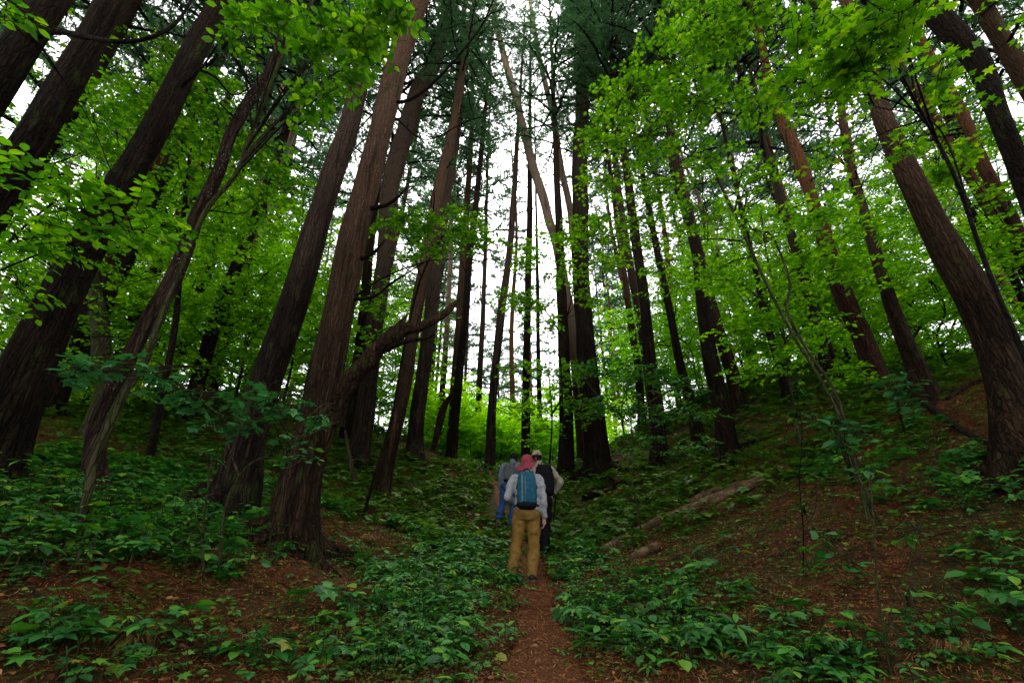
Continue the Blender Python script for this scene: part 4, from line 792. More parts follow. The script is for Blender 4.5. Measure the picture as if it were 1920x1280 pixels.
RING = [(-8, 2), (-10, 7), (-7, -3), (-4, -6), (0, -8), (4, -6), (7, -3), (8.5, 1.5), (11, 5), (12, 9), (-12, 3), (13, 0), (-3, -11), (4, -12), (-13, -3), (-5.5, -1.5), (5.5, -.5), (1.8, -3.5), (-2.2, -3.6)]
RORD = ['first', 'second', 'third', 'fourth', 'fifth', 'sixth', 'seventh', 'eighth', 'ninth', 'tenth', 'eleventh', 'twelfth', 'thirteenth', 'fourteenth', 'fifteenth', 'sixteenth', 'seventeenth', 'eighteenth', 'nineteenth']
def around(x, y): return RORD[sorted(RING, key=lambda p: math.atan2(p[0], p[1]) % (2 * math.pi)).index((x, y))] + ' clockwise around the viewer from the right'
# out-of-frame pines added beside and behind the viewer to shade floor and sides
for (x, y) in RING:
    r_ = empty('pine_tree', (x, y, gz(x, y) - .05), random.random() * 6.28)
    tag(r_, 'tall added shade pine outside the frame, ' + around(x, y), 'tree', 'added shade pines around the viewer'); child('trunk', random.choice(FPM), r_)
    cr_ = child('crown', random.choice(CROWNS_FAR), r_, (0, 0, 9.5)); cr_.scale = (1.15, 1.15, 18.5 / 15)

for x, y, k, lab in [(-9.6, .6, 1, 'nearest outside the left frame edge'), (-8.6, -3.4, 3, 'left of the viewer outside the frame'), (-13.5, 4.2, 1, 'further up the slope outside the left frame edge'), (10.2, .8, 1, 'nearest outside the right frame edge'), (8.6, -3.4, 3, 'right of the viewer outside the frame'), (14.5, 4.0, 1, 'further up the bank outside the right frame edge')]:  # leafy trees added out of frame to darken ground and trunks at the sides
    put(BT[k], 'broadleaf_tree', 'leafy understory tree added for shade, ' + lab, 'tree', None, x, y, 1.0)

# ---------------------------------------------------------------- ground plants
def herb_plants(name, P, hgt, size, kind, mats, label_=None):
    """P (n,2). builds palmate / trifoliate herbs"""
    b = Buf(); n = len(P); z = h(P[:, 0], P[:, 1])
    for i in range(n):
        x, y = P[i]; k = kind[i]; H = hgt[i]; s = size[i]
        top = np.array([x + rng.normal() * .04, y + rng.normal() * .04, z[i] + H]); dist = math.hypot(x, y)
        if dist < 7: tube(b, [[x, y, z[i] - .02], [(x + top[0]) / 2 + .01, y, z[i] + H * .5], top], [.004, .003, .003], 3, 1, cap=False)
        if k == 0:     # palmate whorl of 5-8 leaflets
            m = rng.integers(5, 9); a0 = rng.random() * 6.28; th = a0 + np.arange(m) * 2 * np.pi / m + rng.normal(size=m) * .08
            D = np.stack([np.cos(th), np.sin(th), -.12 + rng.normal(size=m) * .12], -1)
            tl = rng.normal(size=2) * .22; Nn = np.tile([tl[0], tl[1], 1.], (m, 1)) + rng.normal(size=(m, 3)) * .12
            D[:, 2] -= D[:, 0] * tl[0] + D[:, 1] * tl[1]
            add_leaves(b, np.tile(top, (m, 1)) + D * .012, D, Nn, s * (.8 + .35 * rng.random(m)), 'lobed' if rng.random() < .25 else ('oval' if rng.random() < .5 else 'blade') if dist < 8 else 'kite', 0)
        elif k == 1:   # a few broad leaves at staggered heights
            m = rng.integers(3, 7); th = rng.random(m) * 6.28; D = np.stack([np.cos(th), np.sin(th), -.15 + rng.normal(size=m) * .15], -1)
            st = np.stack([np.cos(th), np.sin(th), np.zeros(m)], -1) * s * .35
            pp = top + st; pp[:, 2] -= rng.random(m) * H * .5
            add_leaves(b, pp, D, np.array([0, 0, 1.]) + rng.normal(size=(m, 3)) * .28, s * (.7 + .5 * rng.random(m)), ('maple' if rng.random() < .4 else 'oval') if dist < 8 else 'kite', 0)
        else:          # small ferny pinnate sprig
            m = 9; az = rng.random() * 6.28; d = np.array([math.cos(az), math.sin(az), .25]); sd = np.array([-d[1], d[0], 0]); q = np.linspace(.1, 1, m)
            pp = np.array([x, y, z[i] + H * .6]) + d * (q * s * 1.5)[:, None]; pp[:, 2] -= .35 * s * q ** 2
            D = sd * np.where(np.arange(m) % 2, 1, -1)[:, None] + d * .4; D[-1] = d
            add_leaves(b, pp, D, np.array([0, 0, 1.]) + rng.normal(size=(m, 3)) * .2, s * .45 * (1.1 - q * .5), 'kite', 0)
    o = child(name, b.mesh(name, mats, smooth=False), None); return o
def off_logs(x, y):
    k = np.ones(len(x), bool)
    for seg, r in LOGSEG: k &= np.sqrt(((x[:, None] - seg[:, 0]) ** 2 + (y[:, None] - seg[:, 1] + .10) ** 2).min(1)) > r + .10
    return k
def scatter(n, xr, yr, dens):
    x = rng.uniform(xr[0], xr[1], n); y = rng.uniform(yr[0], yr[1], n) ; k = (rng.random(n) < dens(x, y)) & off_logs(x, y); return np.stack([x[k], y[k]], -1)
HERB_SPOTS = [(200, 960, 260, 60, .9), (120, 1200, 200, 70, .9), (430, 1060, 120, 50, .8), (720, 1160, 160, 50, .9), (850, 1060, 110, 60, .9), (1220, 1180, 160, 60, 1), (1380, 1110, 90, 40, .7), (1500, 1240, 170, 45, .9), (700, 1250, 250, 40, .9), (860, 960, 90, 60, .5), (1150, 980, 80, 60, .4), (300, 1240, 200, 40, .6),
              (700, 1010, 70, 30, -1), (620, 1110, 90, 30, -.9), (1620, 1050, 220, 70, -.9), (1480, 980, 180, 60, -.8), (1750, 1150, 150, 50, -.7), (300, 1125, 120, 25, -.8), (80, 1115, 90, 25, -.7), (1300, 985, 180, 50, -1.2), (580, 1050, 60, 40, -.6)]
def dens_main(x, y):
    pn = vnoise(x * .8, y * .8, 21) + .8 * vnoise(x * 2.6, y * 2.6, 22) + .5
    pn = pn + .7 * vnoise(x * 6, y * 6, 24)
    d = np.clip((pn - .42) * 1.6, -.3, .8); pdist = pathdist(x, y)
    d = np.where(pdist < .18 + .2 * vnoise(x * 2, y * 2, 23), 0, d)
    zz = h(x, y) - CAMZ; f = y * CP + zz * SP; qx = 960 + FPX * x / f; qy = 640 - FPX * (-y * SP + zz * CP) / f
    for cx, cy, rx, ry, a in HERB_SPOTS: d = d + a * np.exp(-((qx - cx) / rx) ** 2 - ((qy - cy) / ry) ** 2)
    d = np.clip(d, .02, 1)
    d = np.where(pathdist(x, y) < np.where(y > 4, .22, .24) + .32 * vnoise(x * 2.5, y * 2.5, 23), 0, d)
    d = np.where((np.hypot(x, y) < 1.5), 0, d); return d
A = scatter(30000, (-6.5, 6.5), (1.2, 9), dens_main)
inview = (np.abs(A[:, 0]) < A[:, 1] * 1.35 + .8); A = A[inview]
nA = len(A); ds = np.hypot(A[:, 0], A[:, 1])
kd = rng.choice([0, 1, 2], nA, p=[.42, .43, .15])
o = herb_plants('herb_carpet', A, .04 + .20 * rng.random(nA) ** 1.6, np.where(kd == 2, .10, .045 + .105 * rng.random(nA) ** 2.2), kd, [M['herb'], M['sapling_bark']])
tag(o, 'carpet of leafy woodland herbs on both sides of the path', 'undergrowth', kind='stuff')
def dens_far(x, y):
    pn = vnoise(x * .5, y * .5, 31) + .6 * vnoise(x * 1.7, y * 1.7, 32) + .5
    return np.where(pathdist(x, y) < .12, 0, np.clip((pn - .15) * 2.2, .2, 1))
Bf = scatter(28000, (-16, 16), (8, 24), dens_far); Bf = Bf[np.abs(Bf[:, 0]) < Bf[:, 1] * 1.25]
nB = len(Bf); kd = rng.choice([0, 1, 2], nB, p=[.3, .45, .25])
o = herb_plants('undergrowth', Bf, .08 + .22 * rng.random(nB) ** 1.5, .10 + .09 * rng.random(nB), kd, [M['moss_leaf'], M['sapling_bark']])
tag(o, 'low yellow-green undergrowth covering the far slope up to the crest', 'undergrowth', kind='stuff')

# small seedlings and moss sprigs nearly everywhere
def seedlings():
    C_ = scatter(60000, (-11, 11), (1.5, 14), lambda x, y: np.where(pathdist(x, y) < .33, 0, np.clip(.55 + 1.1 * vnoise(x * 1.3, y * 1.3, 41) + .9 * vnoise(x * 4, y * 4, 42), .06, 1)))
    C_ = C_[np.abs(C_[:, 0]) < C_[:, 1] * 1.3 + .6]; n = len(C_); m = 5; th = rng.random((n, 1)) * 6.28 + np.arange(m)[None] * 1.3 + rng.normal(size=(n, m)) * .3
    D = np.stack([np.cos(th), np.sin(th), rng.normal(size=(n, m)) * .15], -1); P = np.repeat(np.stack([C_[:, 0], C_[:, 1], h(C_[:, 0], C_[:, 1]) + .015 + .07 * rng.random(n)], -1)[:, None], m, 1) + D * .02
    P[..., 2] += rng.normal(size=(n, m)) * .012; Nn = np.array([0, 0, 1.]) + rng.normal(size=(n, m, 3)) * .3; sz = np.repeat(.018 + .045 * rng.random((n, 1)) ** 1.6, m, 1) * (.7 + .6 * rng.random((n, m))) * np.clip(C_[:, 1:2] / 7, .9, 1.6)
    b = Buf(); add_leaves(b, P.reshape(-1, 3), D.reshape(-1, 3), Nn.reshape(-1, 3), sz.ravel(), 'kite', 0)
    tag(child('seedlings', b.mesh('seedlings', [M['moss_leaf']], smooth=False), None), 'tiny green seedlings and moss sprigs sprinkled through the needle litter', 'seedlings', kind='stuff')
seedlings()

# litter of needles, leaves and twigs
def litter():
    n = 230000; y = 1.0 + 10 * rng.random(n) ** 1.3; x = (rng.random(n) * 2 - 1) * (y * 1.25 + .8); k = np.abs(x) < 9; x, y = x[k], y[k]; n = len(x)
    z = h(x, y) + .012 + .02 * rng.random(n); th = rng.random(n) * np.pi * 2; l = .03 + .06 * rng.random(n)
    d = np.stack([np.cos(th), np.sin(th), rng.normal(size=n) * .22], -1); s = np.stack([-np.sin(th), np.cos(th), rng.normal(size=n) * .2], -1) * (.0013 + .0011 * rng.random(n))[:, None] * np.clip(y / 3, .8, 3.6)[:, None]
    P = np.stack([x, y, z], -1); a = P - d * l[:, None] / 2; e = P + d * l[:, None] / 2; mid = P + s * 3 * rng.normal(size=(n, 1)) + np.array([0, 0, .006])
    V = np.stack([a - s, a + s, mid + s, mid - s, e], 1).reshape(-1, 3); q = (np.arange(n) * 5)[:, None]
    b = Buf(); b.add(V, q + np.array([[0, 1, 2, 3]])); V2 = V; b.F.append((q + np.array([[3, 2, 4]]), 0))
    n = 5000; y = 1.2 + 8 * rng.random(n) ** 1.3; x = (rng.random(n) * 2 - 1) * (y * 1.2 + .5)
    add_leaves(b, np.stack([x, y, h(x, y) + .02], -1), rdir(n, .2), np.array([0, 0, 1.]) + rng.normal(size=(n, 3)) * .4, .03 + .04 * rng.random(n), 'oval', 0)
    o = child('needle_litter', b.mesh('needle_litter', [M['litter']], smooth=False), None); tag(o, 'rust-brown fallen pine needles and dead leaves covering the forest floor', 'litter', kind='stuff')
    b = Buf()
    for _ in range(800):
        y = 1.4 + 8 * rng.random() ** 1.2; x = (rng.random() * 2 - 1) * y * 1.1; az = rng.random() * 6.28; l = .1 + .35 * rng.random(); d = np.array([math.cos(az), math.sin(az)]) * l
        q = [[x + d[0] * f, y + d[1] * f, 0] for f in (-.5, -.1, .2, .5)]
        for c in q: c[0] += rng.normal() * .015; c[1] += rng.normal() * .015; c[2] = gz(c[0], c[1]) + .012
        tube(b, spline(np.array(q), 7), np.linspace(.005, .002, 7), 4, 0)
    o = child('fallen_twigs', b.mesh('fallen_twigs', [M['sapling_bark']]), None); tag(o, 'small bare twigs strewn over the needle litter', 'twigs', kind='stuff')
litter()
def tuft(label, px, py, r, n=160, up=.5):
    p = hit(px, py); b = Buf(); th = rng.random(n) * 6.28; d = np.stack([np.cos(th), np.sin(th), up + .5 * rng.random(n)], -1); d = nrm(d); l = r * (.6 + .6 * rng.random(n))
    sd = nrm(np.cross(d, [0, 0, 1.])) * .0022; o_ = rng.normal(size=(n, 3)) * r * .12; o_[:, 2] = 0
    m1 = o_ + d * (l * .55)[:, None]; e = o_ + d * l[:, None]; e[:, 2] -= l * .55
    V = np.stack([o_ - sd, o_ + sd, m1 + sd, m1 - sd, e], 1).reshape(-1, 3); q = (np.arange(n) * 5)[:, None]
    b.add(V, q + np.array([[0, 1, 2, 3]])); b.F.append((q + np.array([[3, 2, 4]]), 0))
    o = child('grass_tuft', b.mesh('grass_tuft', [M['straw']], smooth=False), None, (p[0], p[1], p[2])); tag(o, label, 'grass tuft')
tuft('dry straw-coloured tuft hanging over the herbs right of the path', 1195, 1148, .22)
tuft('dry tuft beside the first straw tuft, a little further right', 1222, 1135, .16)
tuft('rusty dry tuft on the bank above the end of the long pale log', 1475, 890, .38, 260)
tuft('dry tuft at the bottom right below the branching shoot', 1790, 1225, .2)
tuft('brown tuft in the litter left of the path, below the trunk with the broken branch', 690, 1015, .26)
tuft('pale dry tuft at the lower left beneath herb leaves', 250, 1210, .2)

# ---------------------------------------------------------------- hikers
M['skin'] = cloth('skin', (.42, .24, .17), .55, .1)
M['shirt_grey'] = cloth('shirt_grey', (.27, .275, .285), .85, .2)
M['shirt_denim'] = cloth('shirt_denim', (.11, .135, .165), .85, .25)
M['shirt_cream'] = cloth('shirt_cream', (.24, .215, .16), .85, .15)
M['pants_mustard'] = cloth('pants_mustard', (.17, .098, .024), .8, .3)
M['jeans'] = cloth('jeans', (.020, .052, .15), .85, .3)
M['black_cloth'] = cloth('black_cloth', (.005, .005, .006), .8, .3)
M['hat_pink'] = cloth('hat_pink', (.21, .04, .052), .8, .2)
M['hat_beige'] = cloth('hat_beige', (.30, .24, .17), .8, .2)
M['hair_black'] = cloth('hair_black', (.008, .007, .007), .6, .3, 60)
M['pack_blue'] = cloth('pack_blue', (.012, .07, .11), .6, .3)
M['pack_light'] = cloth('pack_light', (.09, .16, .14), .6, .15)
M['pack_dark'] = cloth('pack_dark', (.005, .007, .010), .7, .3)
M['pack_grey'] = cloth('pack_grey', (.075, .078, .082), .75, .3)
M['boot'] = cloth('boot', (.025, .022, .022), .6, .3)
M['sole'] = cloth('sole', (.10, .095, .09), .8, .1)
def remesh(b, name, mats, voxel=.012, sm=4, fold=0, parent=None, fs=9):
    me = b.mesh(name, []); ob = bpy.data.objects.new('tmp', me); COL.objects.link(ob)
    r_ = ob.modifiers.new('r', 'REMESH'); r_.mode = 'VOXEL'; r_.voxel_size = voxel
    s = ob.modifiers.new('s', 'SMOOTH'); s.iterations = sm; s.factor = .5
    dg = bpy.context.evaluated_depsgraph_get(); ne = bpy.data.meshes.new_from_object(ob.evaluated_get(dg)); bpy.data.objects.remove(ob); bpy.data.meshes.remove(me)
    ne.name = name
    if fold:
        n = len(ne.vertices); co = np.zeros(n * 3, np.float32); no = np.zeros(n * 3, np.float32); ne.vertices.foreach_get('co', co); ne.vertices.foreach_get('normal', no)
        co = co.reshape(-1, 3); no = no.reshape(-1, 3)
        d = vnoise(co[:, 0] * fs + co[:, 2] * fs * .6, co[:, 2] * fs * 1.9 + co[:, 1] * fs, 77) + .5 * vnoise(co[:, 0] * fs * 2.2 - co[:, 2] * fs * 1.6, co[:, 2] * fs * 3 + co[:, 1] * fs * 2, 78)
        co += no * ((np.maximum(d, -.18) + .08) * fold)[:, None]; ne.vertices.foreach_set('co', co.ravel())
    ne.polygons.foreach_set('use_smooth', np.ones(len(ne.polygons), bool))
    for m in mats: ne.materials.append(m)
    ne.update(); return child(name, ne, parent)
def cap_tube(b, pts, rad, n=14, m=None, ell=None):
    pts = np.asarray(pts, float); rad = np.asarray(rad, float); m = m or len(pts) * 5
    c = spline(np.hstack([pts, rad[:, None]]), m); tube(b, c[:, :3], np.maximum(c[:, 3], .004), n, 0, ell=ell)
    for p, r in ((c[0, :3], c[0, 3]), (c[-1, :3], c[-1, 3])): ball(b, p, (r * .98,) * 3 if ell is None else (r * ell[0] * .95, r * ell[1] * .95, r * .5))
def ball(b, c, r, n=12, rot=None):
    u = np.linspace(0, np.pi, n // 2 + 2); v = np.linspace(0, 2 * np.pi, n, endpoint=False); V = []
    U, W = np.meshgrid(u[1:-1], v, indexing='ij'); X = np.stack([np.sin(U) * np.cos(W), np.sin(U) * np.sin(W), np.cos(U)], -1).reshape(-1, 3)
    V = np.vstack([X, [[0, 0, 1], [0, 0, -1]]]) * np.asarray(r)
    if rot is not None: V = V @ rot.T
    V = V + np.asarray(c); m = len(u) - 2
    i, j = np.meshgrid(np.arange(m - 1), np.arange(n), indexing='ij'); F = np.stack([i * n + j, (i + 1) * n + j, (i + 1) * n + (j + 1) % n, i * n + (j + 1) % n], -1).reshape(-1, 4)
    k0 = b.n; b.add(V, F); k = np.arange(n)
    b.F.append((np.stack([np.full(n, k0 + m * n), k0 + k, k0 + (k + 1) % n], -1), 0)); b.F.append((np.stack([np.full(n, k0 + m * n + 1), k0 + (m - 1) * n + (k + 1) % n, k0 + (m - 1) * n + k], -1), 0))
def rings(b, rows, n=22):
    """rows of (cx,cy,z,rx,ry): closed stack of horizontal ellipses"""
    rows = np.array(rows, float); c = spline(rows, len(rows) * 4); th = np.linspace(0, 2 * np.pi, n, endpoint=False); p = 2.4
    V = []
    for cx, cy, z, rx, ry in c:
        cc, ss = np.cos(th), np.sin(th); V.append(np.stack([cx + rx * np.sign(cc) * np.abs(cc) ** (2 / p), cy + ry * np.sign(ss) * np.abs(ss) ** (2 / p), np.full(n, z)], -1))
    m = len(V); V = np.concatenate(V); i, j = np.meshgrid(np.arange(m - 1), np.arange(n), indexing='ij')
    F = np.stack([i * n + j, i * n + (j + 1) % n, (i + 1) * n + (j + 1) % n, (i + 1) * n + j], -1).reshape(-1, 4); b.add(V, F)
    k = np.arange(n)
    for e, fl in ((0, 1), (m - 1, 0)):
        r_ = V[e * n:(e + 1) * n]; f = np.stack([k, (k + 1) % n, np.full(n, n)], -1); b.add(np.vstack([r_, r_.mean(0)]), f[:, ::-1] if fl else f)
def hand(b, wr, d, up, side):
    """palm and five curled fingers; d points from wrist to fingers, up = back-of-hand normal, side=+1/-1 thumb side"""
    d = nrm(np.array(d, float)); up = np.array(up, float); up = nrm(up - d * up.dot(d)); s = np.cross(d, up) * side; wr = np.array(wr, float)
    cap_tube(b, [wr, wr + d * .045, wr + d * .085], [.022, .030, .030], 10, 8, ell=(1, .55) if abs(np.dot(up, [0, 0, 1])) < .5 else (1, .6))
    for k, (o_, l) in enumerate(((.028, .07), (.010, .08), (-.009, .075), (-.027, .058))):
        a = wr + d * .088 + s * o_; m1 = a + d * l * .45 - up * .008; m2 = m1 + (d * .75 - up * .65) * l * .35; e = m2 + (d * .3 - up * .95) * l * .25
        cap_tube(b, [a, m1, m2, e], [.0095, .009, .008, .007], 8, 9)
    a = wr + d * .03 + s * .026; cap_tube(b, [a, a + s * .022 + d * .022, a + s * .026 + d * .05 - up * .014], [.012, .010, .008], 8, 7)
def person(label, loc, rz, J, scl, top, bottom, hair, hatkind, cuffs_up=0, group='hikers walking up the path'):
    root = empty('person', loc, rz); root.scale = (scl,) * 3; tag(root, label, 'person', group)
    P = {k: np.array(v, float) for k, v in J.items()}
    # body
    b = Buf(); ch, pv, nk, hd = P['chest'], P['pelvis'], P['neck'], P['head']
    rings(b, [(pv[0], pv[1], pv[2] - .12, .13, .10), (pv[0], pv[1], pv[2], .155, .115), (pv[0] * .5 + ch[0] * .5, pv[1] * .5 + ch[1] * .5, pv[2] * .5 + ch[2] * .5, .125, .10), (ch[0], ch[1], ch[2], .16, .115), (ch[0], ch[1], ch[2] + .12, .16, .10), (nk[0], nk[1], nk[2] - .03, .07, .065), (nk[0], nk[1], nk[2] + .03, .055, .055)])
    cap_tube(b, [nk - [0, 0, .05], nk, hd - [0, 0, .03]], [.056, .052, .055], 14)
    ball(b, hd + [0, -.005, .03], (.075, .095, .100), 20); ball(b, hd + [0, .03, -.04], (.055, .062, .070), 16); ball(b, hd + [0, .098, -.005], (.012, .018, .020), 10)
    ball(b, hd + [0, .075, -.048], (.024, .016, .010), 10); ball(b, hd + [0, .082, -.085], (.022, .02, .016), 10); ball(b, hd + [.03, .08, .022], (.02, .012, .008), 8); ball(b, hd + [-.03, .08, .022], (.02, .012, .008), 8)
    for s in (-1, 1):
        ball(b, hd + [s * .078, -.002, -.005], (.010, .020, .032), 10)
        sh, el, wr = (P['sh_r'], P['el_r'], P['wr_r']) if s > 0 else (P['sh_l'], P['el_l'], P['wr_l'])
        cap_tube(b, [sh, (sh + el) / 2, el], [.05, .044, .037], 12); cap_tube(b, [el, (el * .6 + wr * .4), wr], [.037, .036, .023], 12)
        dv = nrm(wr - el); upv = P['hu_r'] if s > 0 else P['hu_l']; hand(b, wr + dv * .01, P['hd_r'] if s > 0 else P['hd_l'], upv, s if 'ts' not in J else s)
        hp, kn, an = (P['hip_r'], P['kn_r'], P['an_r']) if s > 0 else (P['hip_l'], P['kn_l'], P['an_l'])
        cap_tube(b, [hp, (hp + kn) / 2, kn], [.078, .064, .044], 14); cap_tube(b, [kn, kn * .65 + an * .35, an], [.043, .045, .034], 14)
        ft = P['ft_r'] if s > 0 else P['ft_l']; cap_tube(b, [an - [0, 0, .03], (an + ft) / 2 - [0, 0, .02], ft], [.038, .036, .028], 10)
    remesh(b, 'body', [M['skin']], .007, 3, parent=root)
    # jacket
    b = Buf()
    rings(b, [(pv[0], pv[1], pv[2] - .06, .185, .140), (pv[0], pv[1], pv[2] + .06, .175, .13), (pv[0] * .5 + ch[0] * .5, pv[1] * .5 + ch[1] * .5, pv[2] * .5 + ch[2] * .5 + .02, .165, .13), (ch[0], ch[1], ch[2], .19, .14), (ch[0], ch[1], ch[2] + .10, .19, .125), (ch[0] * .4 + nk[0] * .6, ch[1] * .4 + nk[1] * .6, nk[2] - .06, .13, .095), (nk[0], nk[1], nk[2] - .005, .074, .075)], 26)
    for s in (-1, 1):
        sh, el, wr = (P['sh_r'], P['el_r'], P['wr_r']) if s > 0 else (P['sh_l'], P['el_l'], P['wr_l'])
        cap_tube(b, [ch * .5 + sh * .5 + [0, 0, .05], sh, (sh + el) / 2, el], [.07, .072, .062, .056], 14); cap_tube(b, [el, el * .55 + wr * .45, wr], [.056, .052, .040], 14)
    remesh(b, 'jacket', [M[top]], .011, 3, fold=.030, parent=root)
    b = Buf(); cap_tube(b, [nk + [0, -.01, -.03], nk + [0, -.008, .035]], [.084, .078], 20, 6); remesh(b, 'collar', [M[top]], .009, 2, parent=root)
    # trousers
    b = Buf()
    rings(b, [(pv[0], pv[1], pv[2] - .16, .165, .125), (pv[0], pv[1] - .01, pv[2] - .06, .18, .14), (pv[0], pv[1], pv[2] + .03, .155, .115)], 26)
    for s in (-1, 1):
        hp, kn, an = (P['hip_r'], P['kn_r'], P['an_r']) if s > 0 else (P['hip_l'], P['kn_l'], P['an_l'])
        e = an + nrm(kn - an) * cuffs_up
        cap_tube(b, [hp, (hp + kn) / 2, kn, kn * .5 + e * .5, e], [.108, .092, .076, .074, .070], 18)
    remesh(b, 'trousers', [M[bottom]], .011, 3, fold=.034, parent=root, fs=8)
    for s in (-1, 1):
        an, ft = (P['an_r'], P['ft_r']) if s > 0 else (P['an_l'], P['ft_l']); dv = nrm(ft - an) ; b = Buf()
        cap_tube(b, [an + [0, 0, .07], an, an - [0, 0, .035]], [.052, .054, .050], 14); heel = an - dv * .03 - [0, 0, .035]
        cap_tube(b, [heel, (heel + ft) / 2 + [0, 0, .015], ft], [.048, .048, .040], 14)
        bo = remesh(b, 'boot', [M['boot']], .009, 2, parent=root)
        b = Buf(); cap_tube(b, [heel - [0, 0, .042], ft - [0, 0, .036]], [.045, .042], 16, 8, ell=(1, .35) if abs(dv[2]) < .6 else (1, 1)); so_ = remesh(b, 'sole', [M['sole']], .008, 1, parent=bo)
    b = Buf()
    ball(b, hd + [0, -.022, .035], (.084, .092, .102), 20)
    if hair == 'nape': ball(b, hd + [0, -.05, -.04], (.068, .05, .06), 16)
    ha = remesh(b, 'hair', [M['hair_black']], .008, 2, fold=.008, parent=root, fs=30)
    return root
def hat(root, hd, mat_, crown=(.095, .11, .11), brim=.165, tilt=(0, 0), fold=.05, drop=.05):
    b = Buf(); n = 40; th = np.linspace(0, 2 * np.pi, n, endpoint=False); rows = []
    for f in np.linspace(0, 1, 8)[1:]:
        a = f * math.pi / 2; r = math.sin(a) ** .8; rows.append((r * crown[0], r * crown[1], crown[2] * math.cos(a) ** .9 + .02 - .01 * f, 0))
    for f in np.linspace(0, 1, 7)[1:]: rows.append((crown[0] + (brim - crown[0]) * f, crown[1] + (brim - crown[0]) * f, .01 - drop * f, f))
    V = [[0, 0, crown[2] + .018]]
    for rx, ry, z, f in rows:
        for t in th:
            zz = z + f * f * fold * (max(0, math.cos(t - .3)) ** 2 * 2.6 - .4 * math.sin(2 * t)); sh = 1 - f * .25 * max(0, math.cos(t - .3)) ** 2; V.append([rx * math.cos(t) * sh, ry * math.sin(t), zz])
    V = np.array(V); F3 = np.array([(0, 1 + k, 1 + (k + 1) % n) for k in range(n)]); m = len(rows)
    i, j = np.meshgrid(np.arange(m - 1), np.arange(n), indexing='ij'); F4 = np.stack([1 + i * n + j, 1 + (i + 1) * n + j, 1 + (i + 1) * n + (j + 1) % n, 1 + i * n + (j + 1) % n], -1).reshape(-1, 4)
    rot = np.array(Matrix.Rotation(tilt[0], 3, 'X') @ Matrix.Rotation(tilt[1], 3, 'Y')); V = V @ rot.T + hd
    b.add(V, F4); b.F.append((F3, 0)); o = child('hat', b.mesh('hat', [M[mat_]]), root)
    so_ = o.modifiers.new('s', 'SOLIDIFY'); so_.thickness = .006; sb = o.modifiers.new('b', 'SUBSURF'); sb.levels = 1; sb.render_levels = 1; return o
